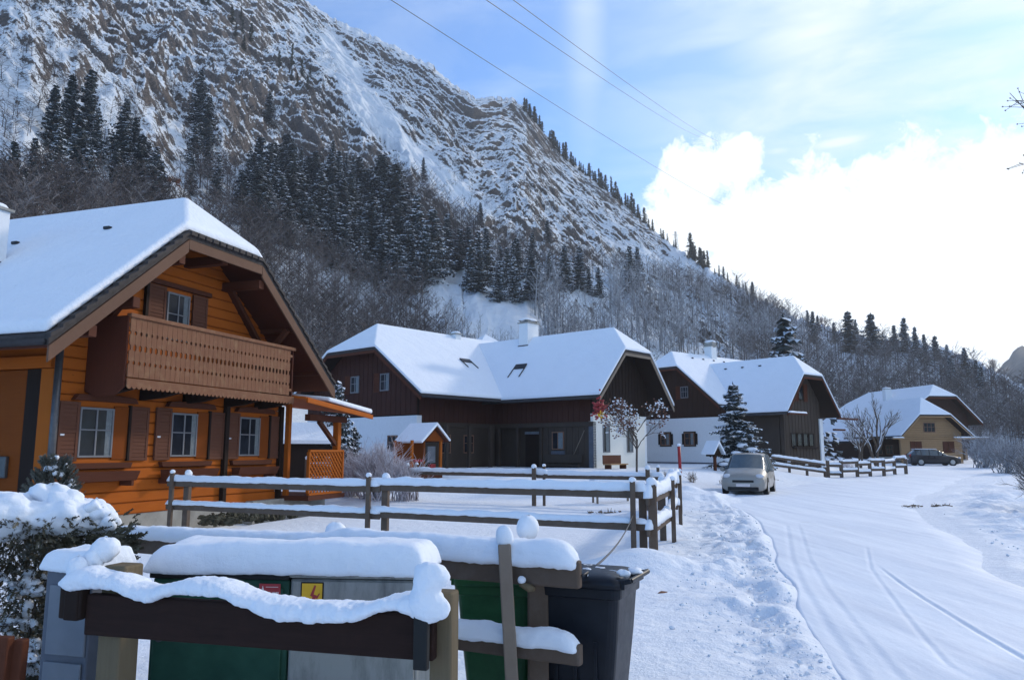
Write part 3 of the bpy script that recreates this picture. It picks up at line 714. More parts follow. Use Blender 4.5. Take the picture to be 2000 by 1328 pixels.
def chimney(par, T, x, y, z0, z1, w=.6, d=.6, m='plaster', cap='double', snow=True):
    mb = MB(T); mb.box(x - w / 2, x + w / 2, y - d / 2, y + d / 2, z0, z1); ch = mb.build('chimney', M[m], par, bevel=.01)
    mb = MB(T); mb.box(x - w / 2 - .05, x + w / 2 + .05, y - d / 2 - .05, y + d / 2 + .05, z0, z0 + (z1 - z0) * .32); mb.build('flashing', M['dmetal'], ch, bevel=.01)
    mb = MB(T); mb.box(x - w / 2 - .07, x + w / 2 + .07, y - d / 2 - .07, y + d / 2 + .07, z1, z1 + .07); mb.build('crown_slab', M['concrete'], ch, bevel=.01)
    if cap == 'double':
        mb = MB(T)
        for sx in (-1, 1):
            for s2 in (-1, 1): mb.box(x + sx * w * .4 - .03, x + sx * w * .4 + .03, y + s2 * d * .4 - .03, y + s2 * d * .4 + .03, z1 + .07, z1 + .16)
        mb.box(x - w / 2 - .05, x + w / 2 + .05, y - d / 2, y + d / 2, z1 + .16, z1 + .20); mb.build('cover', M['concrete'], ch, bevel=.01); zt = z1 + .2
    elif cap == 'round':
        mb = MB(T)
        for sx in (-1, 1):
            for s2 in (-1, 1): mb.box(x + sx * w * .36 - .03, x + sx * w * .36 + .03, y + s2 * d * .36 - .03, y + s2 * d * .36 + .03, z1 + .07, z1 + .34)
        mb.tube([(x - w * .55, y, z1 + .2), (x + w * .55, y, z1 + .2)], w * .42, 14); mb.build('cover', M['concrete'], ch, bevel=.01); zt = z1 + .36
    else: zt = z1 + .07
    if snow:
        mb = MB(T); mb.blob((x, y, zt + .03), (w * .62, d * .62, .13), 3, amp=.06); mb.build('snow_cap', M['snow'], ch, smooth=True)
    return ch
def roof_z(g, x):
    sl_ = (g['zr'] - g['zel']) / (g['xc'] - g['xl']); sr = (g['zr'] - g['zer']) / (g['xr'] - g['xc'])
    return g['zel'] + sl_ * (x - g['xl']) if x < g['xc'] else g['zer'] + sr * (g['xr'] - x)
I4 = Matrix.Identity(4)

# ---- the orange chalet on the left
def build_chalet():
    th = math.atan2(1, 1 / 3.)
    R = empty('log_chalet', (-9.729, 16.41, 0), th, 'orange log chalet at the left with a carved balcony under a snowy half-hipped roof', 'house')
    g = roof_geo(8.05, -1.41, 8.95, 3.88, 3.80, 2.15, 5.0, 6.93, 8.15, 1.3, 1.35, 15)
    T = I4
    rf = roof(R, T, g, snow=.30, tile=.17, vw=.32, gw=-.10, bevel=.16, steps=True, under='brown_v')
    gable_wall(R, T, g, .22, 'wall', M['orange'], 0, 8.05, course=.27)
    mb = MB(); mb.box(.05, 8.0, -.02 + .06, .4, -.6, .22); mb.box(.1, 7.9, .1, 12, -.6, .2); mb.box(6.5, 10.3, -.25, 2.4, -.6, .26); mb.build('foundation', M['concrete'], R, bevel=.01)
    # walls of the entrance side and back
    mb = MB()
    z = .22
    while z < 3.9:
        mb.box(0.02, .24, .26, 14, z, z + .255); mb.box(7.8, 8.03, .26, 14, z, z + .255); z += .27
    mb.box(.3, 7.8, 13.8, 14, .2, 6.); mb.build('side_wall', M['orange'], R, bevel=.01)
    # entrance recess: posts, beam, boarding darkened to stand for the porch shade
    mb = MB(); mb.box(-.08, .018, .02, .40, 0, 3.45); mb.build('porch_post', M['orange_v'], R, bevel=.012)
    mb = MB(); mb.box(-.16, .017, .05, 9, 3.46, 3.72); mb.build('porch_beam', M['orange'], R, bevel=.012)
    mb = MB(); mb.box(-.03, .016, .85, 4.5, .1, 3.44); mb.build('entrance_shade_panel', M['brown_o'], R, bevel=.01)  # orange side wall with the porch shade put into its colour
    mb = MB(); mb.box(-.05, .015, .42, .83, .0, 3.45); mb.build('door_jamb', M['vdark'], R, bevel=.01)
    mb = MB(); mb.box(-.12, -.031, 1.15, 1.62, 1.12, 1.58); mb.build('letter_box', M['metal'], R, bevel=.02)
    mb = MB(); mb.tube([(-.12, -.13, 3.9), (-.12, -.13, .1)], .075, 10); mb.build('downpipe', M['metal'], R, smooth=True)
    # posts on the facade
    for x in (5.40, 7.93):
        mb = MB(); mb.box(x - .075, x + .075, -.13, -.002, .3 if x < 6 else .26, 3.05); mb.build('facade_post', M['vdark'], R, bevel=.01)
    for x, zz in ((7.93, 3),):
        mb = MB(); mb.box(x + .1, x + .24, -.30, -.15, .3, 3.15); mb.build('porch_post', M['orange_v'], R, bevel=.01)
    # ground floor windows
    for x in (.60, 3.36, 6.02):
        window(R, T, x, x + .93, 1.55, 2.66, 'white_frame', curtain=.17, sill=False, fr=.045)
        shutter(R, T, x - .54, x - .03, 1.47, 2.76)
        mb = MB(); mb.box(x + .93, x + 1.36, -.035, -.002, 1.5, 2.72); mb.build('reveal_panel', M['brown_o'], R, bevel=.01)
        mb = MB(); mb.box(x + 1.36, x + 1.42, -.075, -.002, 1.47, 2.76); mb.build('hinge_post', M['vdark'], R)
        shutter(R, T, x + 1.42, x + 1.98, 1.47, 2.74)
        mb = MB(); mb.xz([(x - .25, 2.80), (x + 1.55, 2.80), (x + 1.45, 2.93), (x + .65, 2.97), (x - .15, 2.93)], -.14, -.003); mb.build('lintel_board', M['brown'], R, bevel=.01)
        mb = MB(); mb.xz([(x - .3, 1.30), (x + 1.45, 1.30), (x + 1.5, 1.43), (x - .35, 1.43)], -.12, -.003); mb.build('window_sill', M['brown'], R, bevel=.01)
        mb = MB(); mb.prism([(x - .35, -.12, 1.02), (x + 1.42, -.12, 1.02), (x + 1.42, -.34, 1.02), (x - .35, -.34, 1.02)], [(x - .38, -.12, 1.24), (x + 1.45, -.12, 1.24), (x + 1.45, -.42, 1.24), (x - .38, -.42, 1.24)])
        mb.box(x - .3, x - .22, -.36, -.003, .90, 1.02); mb.box(x + 1.25, x + 1.33, -.36, -.003, .90, 1.02); mb.build('flower_box', M['brown'], R, bevel=.01)
        mb = MB(); mb.box(x - .50, x - .40, -.082, -.072, 2.02, 2.06); mb.build('shutter_catch', M['lamp'], R)
    # upper window
    window(R, T, 2.95, 3.75, 4.5, 5.72, 'white_frame', nx=2, nz=2, fr=.05, curtain=.2)
    shutter(R, T, 2.30, 2.88, 4.45, 5.8); shutter(R, T, 3.85, 4.4, 4.45, 5.8)
    mb = MB(); mb.box(2.2, 2.29, -.09, -.002, 4.3, 5.9); mb.build('hinge_post', M['vdark'], R)
    mb = MB(); mb.box(2.2, 4.5, -.11, -.002, 5.83, 5.95); mb.build('lintel_board', M['brown'], R, bevel=.01)
    # balcony
    B0, B1, o = .72, 6.88, 1.12
    mb = MB(); mb.box(B0, B1 + .1, -o, -.002, 3.16, 3.26); bal = mb.build('balcony', M['brown'], R, bevel=.01)
    mb = MB(); bw = .158; x = B0; n = int((B1 - B0) / bw)
    for i in range(n):
        xa = B0 + i * bw + .004; xb = xa + bw - .008; z0, z1 = 3.30, 4.62
        def notch(side):
            s = xa if side else xb; d = 1 if side else -1; out = []
            for zc, r, hgt in ((3.62, .030, .045), (3.95, .040, .075), (4.28, .030, .045)):
                out += [(s, zc - hgt), (s + d * r, zc - hgt * .6), (s + d * r, zc + hgt * .6), (s, zc + hgt)]
            return out
        poly = [(xa, z0), (xb, z0)] + notch(False) + [(xb, z1), (xa, z1)] + notch(True)[::-1]
        mb.xz(poly, -o - .03, -o)
    mb.build('balustrade', M['balc'], bal)
    mb = MB(); mb.box(B0 - .04, B1 + .05, -o - .075, -o + .06, 4.62, 4.71); mb.box(B0, B1, -o - .0, -o + .05, 4.42, 4.5); mb.box(B0, B1, -o, -o + .05, 3.42, 3.5); mb.build('handrail', M['balc'], bal, bevel=.012)
    mb = MB()
    mb.prism([(B0, -o, 3.08), (B0, -o, 4.66), (B0, -.01, 4.66), (B0, -.01, 3.0), (B0, -.35, 2.86), (B0, -o + .25, 2.90)], [(B0 - .05, -o, 3.08), (B0 - .05, -o, 4.66), (B0 - .05, -.01, 4.66), (B0 - .05, -.01, 3.0), (B0 - .05, -.35, 2.86), (B0 - .05, -o + .25, 2.90)])
    mb.build('side_panel', M['brown_v'], bal, bevel=.02)
    mb = MB(); mb.box(B1, B1 + .045, -o, -.01, 3.1, 4.66); mb.build('side_panel', M['brown_v'], bal, bevel=.01)
    mb = MB()
    for k in range(44):
        xa = B0 - .02 + k * .142; mb.xz([(xa, 3.27), (xa + .142, 3.27), (xa + .142, 3.10), (xa + .107, 3.055), (xa + .071, 3.04), (xa + .035, 3.055), (xa, 3.10)], -o - .055, -o - .03)
    mb.build('scalloped_skirt', M['balc'], bal)
    for x in (.95, 2.35, 3.8, 5.4, 6.75):
        mb = MB(); mb.prism([(x - .08, 0, 2.9), (x - .08, 0, 3.15), (x - .08, -o + .02, 3.15), (x - .08, -o + .02, 3.05), (x - .08, -.6, 2.95)], [(x + .08, 0, 2.9), (x + .08, 0, 3.15), (x + .08, -o + .02, 3.15), (x + .08, -o + .02, 3.05), (x + .08, -.6, 2.95)]); mb.build('bracket', M['vdark'], bal, bevel=.01)
    # purlins poking out under the verge and knee braces
    for x, z in ((g['xc'], 6.78), (2.05, 6.45), (5.1, 6.45), (-.35, 4.35), (8.35, 4.35), (.75, 5.15), (6.9, 5.5)):
        mb = MB(); mb.box(x - .1, x + .1, -1.24, .3, z - .22 - .1, z - .06 - .1 + .08); mb.build('purlin', M['brown'], rf, bevel=.012)
    for x in (6.6, .8):
        mb = MB(); zt = gable_top(g, x) - .35; mb.bar((x, -.04, zt - 1.2), (x, -1.1, zt - .1), .13, .13); mb.build('brace', M['brown'], R)
    mb = MB(); mb.bar((5.1, -.08, 6.35), (7.6, -.08, 3.9), .12, .2, up=Vector((0, 1, 0))); mb.build('brace', M['brown'], R, bevel=.01)
    chimney(R, T, .95, 3.72, 5.7, 7.62, .55, .55, 'plaster', 'none'); 
    for x, y in ((2.2, 1.3), (1.95, 4.1)):
        mb = MB(); z = roof_z(g, x) + .33; mb.box(x - .07, x + .05, y - .10, y + .10, z - .05, z + .03); mb.build('roof_vent', M['dmetal'], rf, bevel=.02)
    # covered terrace at the far end
    tr = MB(); tr.prism([(7.0, -1.55, 3.20), (10.9, -1.55, 2.86), (10.9, 1.6, 3.2), (7.0, 1.6, 3.55)], [(7.0, -1.55, 3.27), (10.9, -1.55, 2.93), (10.9, 1.6, 3.27), (7.0, 1.6, 3.62)]); te = tr.build('terrace_roof', M['orange'], R, bevel=.01)
    mb = MB(); mb.box(7.05, 10.9, -1.62, -1.55, 2.8, 2.95); 
    mb = MB(); mb.prism([(7.0, -1.62, 3.10), (10.95, -1.62, 2.76), (10.95, -1.56, 2.76), (7.0, -1.56, 3.10)], [(7.0, -1.62, 3.24), (10.95, -1.62, 2.90), (10.95, -1.56, 2.90), (7.0, -1.56, 3.24)]); mb.build('fascia', M['orange'], te, bevel=.01)
    mb = MB(); mb.prism([(8.2, -1.6, 3.20), (10.95, -1.6, 2.94), (10.95, 1.6, 3.28), (8.2, 1.6, 3.53)], [(8.2, -1.6, 3.34), (10.95, -1.6, 3.10), (10.95, 1.6, 3.44), (8.2, 1.6, 3.68)]); mb.build('terrace_snow', M['snow_roof'], te, smooth=True, bevel=.06, seg=3)
    mb = MB(); mb.box(9.75, 9.95, -1.0, -.8, .26, 2.62); mb.build('terrace_post', M['orange_v'], R, bevel=.012)
    mb = MB(); mb.box(8.1, 10.3, -1.0, -.8, 2.62, 2.82); mb.build('terrace_beam', M['brown'], R, bevel=.012)
    mb = MB(); mb.bar((9.75, -.9, 1.9), (8.75, -.9, 2.62), .12, .12, up=Vector((0, 1, 0))); mb.build('terrace_brace', M['brown'], R)
    # lattice railing
    mb = MB(); x0, x1, z0, z1, y = 8.08, 10.0, .42, 1.66, -1.02
    n = 11
    for i in range(-n, n):
        a = x0 + (x1 - x0) * i / n * 1.0
        for dr in (1, -1):
            p = []; xa, xb = a, a + (z1 - z0); za, zb = (z0, z1) if dr > 0 else (z1, z0)
            if xa < x0: za += (x0 - xa) * dr; xa = x0
            if xb > x1: zb -= (xb - x1) * dr; xb = x1
            if xb - xa > .02: mb.bar((xa, y + (.012 if dr > 0 else -.012), za), (xb, y + (.012 if dr > 0 else -.012), zb), .02, .055, up=Vector((0, 1, 0)).cross(Vector((xb - xa, 0, zb - za)).normalized()))
        i += 1
    for q in ((x0, x1, z1, z1 + .07), (x0, x1, z0 - .07, z0), (x0 - .05, x0 + .02, z0, z1), (x1 - .02, x1 + .06, z0, z1 + .07)): mb.box(q[0], q[1], y - .045, y + .045, q[2], q[3])
    mb.build('lattice_railing', M['orange_v'], R)
    mb = MB(); mb.box(8.0, 10.1, -1.1, 2.2, .2, .34); mb.build('terrace_floor', M['brown'], R)
    return R
build_chalet()

# ---- L shaped farmhouse in the middle
def build_farmhouse():
    d = Vector((.867, 1, 0)).normalized(); th = math.atan2(d.y, d.x)
    R = empty('farmhouse', (4.2093, 40, .76), th, 'large angled farmhouse with red-brown boarding and white plaster in the middle', 'house')
    zo = -.76
    gB = roof_geo(5.4, -1.0, 6.5, 4.45 + zo, 4.2 + zo, 1.45, 4.05, 6.95 + zo, 8.35 + zo, 1.1, 1.6, 15)
    # left wing: its own frame, gable looking along -x of the house
    TA = Matrix.Translation((-6.0, 17.2, 0)) @ Matrix.Rotation(-math.pi / 2, 4, 'Z')
    WA = 17.2 - 6.91
    gA = roof_geo(WA, -1.4, WA + 1.4, 4.5 + zo, 4.5 + zo, WA - 6.6, WA - 2.3, 7.15 + zo, 8.75 + zo, 1.0, 1.9, 19)
    gA['xc'] = WA - 4.45
    gA['xl'] = gA['xc'] - 5.85; gA['xr'] = gA['xc'] + 5.85
    r1 = roof(R, I4, gB, snow=.20, verge='grey_wood', vw=.2, bevel=.07)
    r2 = roof(R, TA, gA, snow=.20, verge='brown', vw=.2, bevel=.07)
    # right gable: white plaster below, dark boarding above
    mb = MB(); mb.box(0, 5.05, 0, .3, -.3, 2.85); mb.build('plaster_wall', M['plaster_lit'], R, bevel=.01)
    gable_wall(R, I4, gB, 2.853, 'gable_wall', M['vdark'], 0, 5.4, inset=.02)
    boards(R, I4, 0.1, 5.3, 2.86, 9, 'vdark', 'gable_cladding', y=.02, g=gB)
    mb = MB(); mb.box(5.05, 5.3, 0.03, 8, -.3, 4.0 + zo + .3); mb.build('side_wall', M['plaster'], R)
    for x, w in ((.85, .62), (3.15, .6)): window(R, I4, x, x + w, .85, 2.3, 'white_frame', nx=1, nz=1, fr=.05, curtain=.5)
    # courtyard side of the right wing
    mb = MB(); mb.box(.6, .8, .3, 14, -.3, 4.); mb.build('courtyard_wall', M['dim_wood'], R)
    mb = MB(TB := Matrix.Translation((0, 0, 0)) @ Matrix.Rotation(-math.pi / 2, 4, 'Z')); 
    # frame: x runs from far to near along the courtyard side, outward is -y
    TC = Matrix.Translation((0, 7.0, 0)) @ Matrix.Rotation(-math.pi / 2, 4, 'Z')
    boards(R, TC, 0, 7.0, 2.45, 3.75, 'red_board', 'upper_boarding', w=.18, y=.02)
    mb = MB(TC); mb.box(0, 7.0, -.03, .25, 2.2, 2.44); mb.build('long_beam', M['dim_wood'], R, bevel=.01)
    mb = MB(TC); mb.box(6.72, 7.0, -.03, .25, -.3, 2.2); mb.build('corner_post', M['cab_frame'], R, bevel=.01)
    for x in (.3, 3.4, 1.7): 
        mb = MB(TC); mb.box(x, x + .18, -.03, .15, -.3, 2.2); mb.build('porch_post', M['dim_wood'], R, bevel=.01)
    boards(R, TC, 3.6, 6.72, -.3, 2.2, 'dim_wood', 'lower_boarding', w=.2, y=.10)
    window(R, TC, 4.25, 5.05, 1.0, 1.95, 'wood_frame', y=.07, nx=2, nz=1, curtain=.45)
    mb = MB(TC); mb.box(4.2, 5.1, .02, .06, .45, .93); mb.build('shutter', M['cab_frame'], R)
    mb = MB(TC); mb.box(2.0, 3.2, .5, .56, -.3, 2.0); mb.build('door', M['vdark'], R)
    mb = MB(TC); mb.box(2.0, 3.1, .44, .5, 1.85, 2.0); mb.build('door_light', M['cab_panel'], R)
    mb = MB(TC); mb.bar((5.5, .06, .4), (6.4, .06, 2.0), .03, .05, up=Vector((0, 1, 0))); mb.build('timber_brace', M['grey_wood'], R)
    mb = MB(TC); mb.box(3.9, 6.3, -.4, -.05, .15, .22); mb.box(4.0, 4.1, -.35, -.1, -.2, .15); mb.box(6.1, 6.2, -.35, -.1, -.2, .15); mb.box(3.9, 6.3, -.08, -.03, .3, .75); mb.build('wall_bench', M['dim_wood'], R, bevel=.01)
    # courtyard side of the left wing (runs away from the viewer)
    TD = Matrix.Translation((-6.0, 6.91, 0))
    boards(R, TD, 0, 6.2, 2.45, 3.8, 'red_board', 'upper_boarding', w=.18, y=.02)
    mb = MB(TD); mb.box(0, 6.1, .05, .3, -.3, 2.45); mb.build('courtyard_wall', M['dim_wood'], R)
    mb = MB(TD); mb.box(-.02, 6.0, -.04, .2, 2.2, 2.44); mb.build('long_beam', M['dim_wood'], R, bevel=.01)
    for x in (1.3, 3.0, 4.7):
        mb = MB(TD); mb.box(x, x + .18, -.9, -.72, -.3, 2.3); mb.build('porch_post', M['dim_wood'], R, bevel=.01)
    window(R, TD, 1.7, 2.5, .8, 1.8, 'wood_frame', y=.05); window(R, TD, 3.5, 4.3, .8, 1.8, 'wood_frame', y=.05)
    # left gable wall
    boards(R, TA, gA['xc'] - 5.2, WA, 2.83, 9, 'red_board', 'gable_cladding', w=.2, y=.0, g=gA)
    mb = MB(TA); mb.xz([(gA['xc'] - 5.3, 2.4), (WA, 2.4), (WA, 3.7), (WA - 2.6, 6.0), (gA['xc'] - 2, 6.0), (gA['xc'] - 5.3, 3.6)], .02, .3); mb.build('gable_wall', M['vdark'], R)
    mb = MB(TA); mb.box(gA['xc'] - 5.2, WA + .06, -.05, .3, -.5, 2.76); mb.build('plaster_wall', M['plaster'], R, bevel=.01)
    for x in (WA - 2.95, WA - 5.55):
        window(R, TA, x, x + .75, 4.15, 5.1, 'white_frame', curtain=.3, y=-.03); shutter(R, TA, x - .5, x - .04, 4.1, 5.15, m='brown', y=-.03)
    window(R, TA, WA - 2.2, WA - 1.4, .9, 1.75, 'wood_frame', y=-.05)
    # things on the roof
    chimney(R, I4, 2.75, 6.6, 6.6, 9.35 + zo - .0, 1.05, .7, 'plaster', 'double')
    chimney(R, TA, gA['xc'] + .2, 7.0, 7.6, 8.95 + zo, .5, .5, 'plaster', 'none')
    for T_, g_, x, y in ((I4, gB, .55, 5.6), (TA, gA, gA['xc'] + 3.0, 5.3)):
        sl_ = (g_['zr'] - g_['zel']) / (g_['xc'] - g_['xl']); z = roof_z(g_, x) + .24; dx = .32 if x < g_['xc'] else -.32
        mb = MB(T_); w = .42
        mb.prism([(x + dx, y - w, z + abs(dx) * sl_ - .03), (x + dx, y + w, z + abs(dx) * sl_ - .03), (x + dx * .3, y + w, z + abs(dx) * .3 * sl_ - .03), (x + dx * .3, y - w, z + abs(dx) * .3 * sl_ - .03)],
                 [(x + dx, y - w, z + abs(dx) * sl_ + .05), (x + dx, y + w, z + abs(dx) * sl_ + .05), (x + dx * .3, y + w, z + abs(dx) * .3 * sl_ + .05), (x + dx * .3, y - w, z + abs(dx) * .3 * sl_ + .05)])
        for s_ in (-1, 1): mb.bar((x + dx * .3, y + s_ * w, z + abs(dx) * .3 * sl_ + .0), (x - dx * 1.3, y + s_ * w, z - abs(dx) * 1.3 * sl_ + .0), .03, .05)
        mb.build('skylight', M['dmetal'], r1 if T_ is I4 else r2)
    return R
build_farmhouse()

def far_peak():
    """small snowy pavilion roof just showing behind the farmhouse ridge"""
    p = at(948, 668, 66); R = empty('garden_pavilion', (p.x, p.y, .7), .6, 'small snowy pyramid roof just peeping over the farmhouse roof valley', 'pavilion')
    mb = MB(); w = 3.0; z = p.z - 2.4; mb.add([(-w, -w, z), (w, -w, z), (w, w, z), (-w, w, z), (0, 0, p.z - .6 + .6)], [(0, 1, 4), (1, 2, 4), (2, 3, 4), (3, 0, 4), (3, 2, 1, 0)]); mb.build('roof', M['snow_roof'], R)
    mb = MB(); mb.box(-2.4, 2.4, -2.4, 2.4, -.3, z - .004); mb.build('wall', M['dim_wood'], R)
far_peak()

# ---- third house
def build_house3():
    d = Vector((1.2, 1, 0)).normalized(); th = math.atan2(d.y, d.x)
    R = empty('corner_house', (17.61, 50, .85), th, 'white and dark timber house with twin gables behind the silver van', 'house')
    zo = -.85; ax, ay0, WA = -1.3, 3.5, 9.2
    gB = roof_geo(4.6, -1.2, 5.55, 4.12 + zo, 4.10 + zo, .98, 3.36, 6.58 + zo, 7.92 + zo, 1.0, 1.4, 8)
    TA = Matrix.Translation((ax, ay0 + WA, 0)) @ Matrix.Rotation(-math.pi / 2, 4, 'Z')
    c = 4.6
    gA = roof_geo(WA, c - 4.8, c + 4.8, 4.72 + zo, 4.72 + zo, c - 1.43, c + 1.43, 7.52 + zo, 8.72 + zo, 1.0, 1.3, 12)
    r1 = roof(R, I4, gB, snow=.18, verge='brown', vw=.16, bevel=.06)
    r2 = roof(R, TA, gA, snow=.18, verge='brown', vw=.16, bevel=.06)
    gable_wall(R, I4, gB, -.4, 'gable_wall', M['dim_wood'], 0, 4.6, inset=.03)
    boards(R, I4, 0, 4.6, -.3, 9, 'dim_wood', 'gable_cladding', w=.2, y=.03, g=gB, th=.04)
    mb = MB(); mb.box(4.35, 4.75, -.1, .4, -.4, 3.0); mb.build('white_pillar', M['plaster'], R, bevel=.01)
    for i in range(4):
        window(R, I4, .72 + i * .74, 1.36 + i * .74, 1.12, 2.0, 'vdark', nx=1, nz=1, y=-.01)
    mb = MB(); mb.box(.85, 3.85, -.2, -.02, .98, 1.1); mb.build('flower_box', M['vdark'], R, bevel=.01)
    window(R, I4, 1.9, 2.5, 4.2, 5.2, 'vdark', nx=1, nz=1, y=0); shutter(R, I4, 1.4, 1.85, 4.1, 5.3, m='brown'); shutter(R, I4, 2.55, 3.0, 4.1, 5.3, m='brown')
    mb = MB(); mb.box(.02, .3, .35, 7, -.4, 3.6); mb.build('side_wall', M['dim_wood'], R)
    mb = MB(); mb.box(4.3, 4.5, .35, 7.5, -.4, 3.4); mb.build('side_wall', M['plaster'], R)
    # snowy gutter boards running past the gable
    for (u, v, u2, v2, Y) in ((1440, 809, 1573, 811, 50.5), (1608, 816, 1672, 815, 55), (1612, 838, 1640, 836, 56)):
        pass
    mb = MB(); mb.box(-1.5, .6, -1.35, -1.2, 3.1, 3.22); mb.build('eave_plank', M['brown'], r1); mb = MB(); snow_strip(mb, [(-1.5, -1.27, 3.22), (.6, -1.27, 3.22)], .11, .1, 4); mb.build('plank_snow', M['snow'], r1, smooth=True)
    mb = MB(); mb.box(4.9, 7.6, -1.2, -1.0, 2.95, 3.07); mb.build('eave_plank', M['brown'], r1)
    mb = MB(); mb.box(4.9, 6.3, -.9, -.7, 2.2, 2.32); mb.build('eave_plank', M['brown'], r1)
    # left gable
    mb = MB(TA); mb.box(c - 4.3, WA, -.05, .3, -.5, 3.12); mb.build('plaster_wall', M['plaster'], R, bevel=.01)
    gable_wall(R, TA, gA, 3.123, 'gable_wall', M['vdark'], c - 4.3, WA, inset=.0)
    boards(R, TA, c - 4.2, WA, 3.13, 9, 'umber', 'gable_cladding', w=.22, y=0, g=gA)
    for x in (WA - 3.47, WA - 5.6):
        mb = MB(TA); w, h, k = .52, .52, .14; x_, z_ = x + .5, 1.66
        mb.xz([(x_ - w - k, z_ - h + k), (x_ - w - k, z_ + h - k), (x_ - w, z_ + h - k), (x_ - w, z_ + h), (x_ + w, z_ + h), (x_ + w, z_ + h - k), (x_ + w + k, z_ + h - k), (x_ + w + k, z_ - h + k), (x_ + w, z_ - h + k), (x_ + w, z_ - h), (x_ - w, z_ - h), (x_ - w, z_ - h + k)], -.09, -.052); mb.build('window_surround', M['vdark'], R)
        window(R, TA, x_ - .42, x_ + .42, z_ - .45, z_ + .45, 'wood_frame', y=-.09, curtain=.3)
    window(R, TA, WA - 3.64, WA - 3.0, 4.53, 5.35, 'white_frame', nx=3, nz=2, y=-.03); shutter(R, TA, WA - 4.05, WA - 3.68, 4.45, 5.4, m='brown', y=-.03)
    mb = MB(TA); mb.box(c - 4.3, WA + .01, -.07, .2, -.5, .05); mb.build('plinth', M['cab_frame'], R)
    # courtyard wall
    TD = Matrix.Translation((ax, ay0, 0)); mb = MB(TD); mb.box(.0, 3, .05, .3, -.5, 3.7); mb.build('courtyard_wall', M['dim_wood'], R)
    chimney(R, TA, c, 5.0, 6.6, 9.6 + zo, .66, .66, 'plaster', 'round')
    for k in range(4):
        mb = MB(); x = 2.15 - .5; y = 2.6 + k * 1.4; z = roof_z(gB, x) + .2; mb.blob((x, y, z), (.09, .12, .05), k); mb.build('snow_guard', M['dmetal'], r1)
        mb = MB(TA); x = gA['xc'] + .55; z = roof_z(gA, x) + .2; mb.blob((x, 2.0 + k * 1.3, z), (.09, .12, .05), k + 9); mb.build('snow_guard', M['dmetal'], r2)
build_house3()

# ---- pale timber house at the far right
def build_house4():
    th = math.atan2(.137, 1); R = empty('pine_house', (0, 0, 0), 0, 'pale pine house with a long snowy roof behind the dark car', 'house')
    fw = at(1755, 885, 76); R.location = (fw.x, fw.y, .9); R.rotation_euler = (0, 0, th); zo = -.9
    g = roof_geo(6.7, -.2, 7.75, 3.1 + zo, 2.95 + zo, 1.9, 5.25, 5.15 + zo, 6.9 + zo, .9, 2.0, 9)
    r1 = roof(R, I4, g, snow=.16, verge='pine', vw=.14, bevel=.05)
    gable_wall(R, I4, g, -.5, 'gable_wall', M['pine'], .3, 6.9, course=.22)
    mb = MB(); mb.box(.2, 7.0, -.15, 0.1, 2.02, 2.12); mb.build('floor_band', M['pine'], R)
    window(R, I4, 2.85, 4.1, 2.6, 3.55, 'wood_frame', nx=3, nz=2)
    for x in (1.3, 4.8): shutter(R, I4, x, x + .55, .6, 1.7, m='brown'); shutter(R, I4, x + .6, x + 1.2, .6, 1.7, m='brown')
    # higher house body behind it
    q = at(1829, 774, 84); rel = Matrix.Rotation(-th, 4, 'Z') @ (Vector((q.x, q.y, q.z)) - R.location)
    x0 = rel.x; y0 = rel.y
    T2 = Matrix.Translation((x0, y0 + 1.0, 0)); h = rel.z
    g2 = roof_geo(6.5, -8.3, 5.3, h - 4.85, h - 2.9, -.9, 2.4, h, h + 1.33, 1.0, 1.9, 15)
    g2['xc'] = 1.1
    r2 = roof(R, T2, g2, snow=.16, verge='brown', vw=.2, back_hip=True, bevel=.05)
    gable_wall(R, T2, g2, 1.0, 'gable_wall', M['umber'], -.9, 4.3)
    mb = MB(T2); mb.box(-7.4, -.5, 0.3, 13, -1, 2.1); mb.build('long_wall', M['umber'], R)
    mb = MB(T2); mb.box(3.9, 4.2, 0.3, 13, -1, 3.4); mb.build('side_wall', M['pine'], R)
    mb = MB(T2); mb.box(-7.6, -.5, -.1, 0.28, -1, .15); mb.build('plinth', M['plaster'], R)
    boards(R, T2, -3.9, -1.6, .16, 2.0, 'pine', 'pine_panel', w=.2, y=.29)
    for x in (-6.9, -5.6): window(R, T2, x, x + .9, .4, 1.4, 'wood_frame', y=.28)
    chimney(R, T2, -1.0, 6.2, 5.5, 8.0, .8, .6, 'plaster', 'none'); chimney(R, T2, -3.2, 1.6, 4.0, 5.9, .7, .55, 'plaster', 'none')
    for (x, y, z, L_) in ((7.2, -.9, 1.93, 3.8), (7.5, 6, 3.6, 3.2), (-.6, -.9, 1.9, 1.2)):
        mb = MB(); mb.box(x - L_ / 2, x + L_ / 2, y - .2, y, z, z + .14); pl = mb.build('eave_plank', M['pine'], r1); mb = MB(); snow_strip(mb, [(x - L_ / 2, y - .1, z + .14), (x + L_ / 2, y - .1, z + .14)], .14, .1, 5); mb.build('plank_snow', M['snow'], pl, smooth=True)
build_house4()
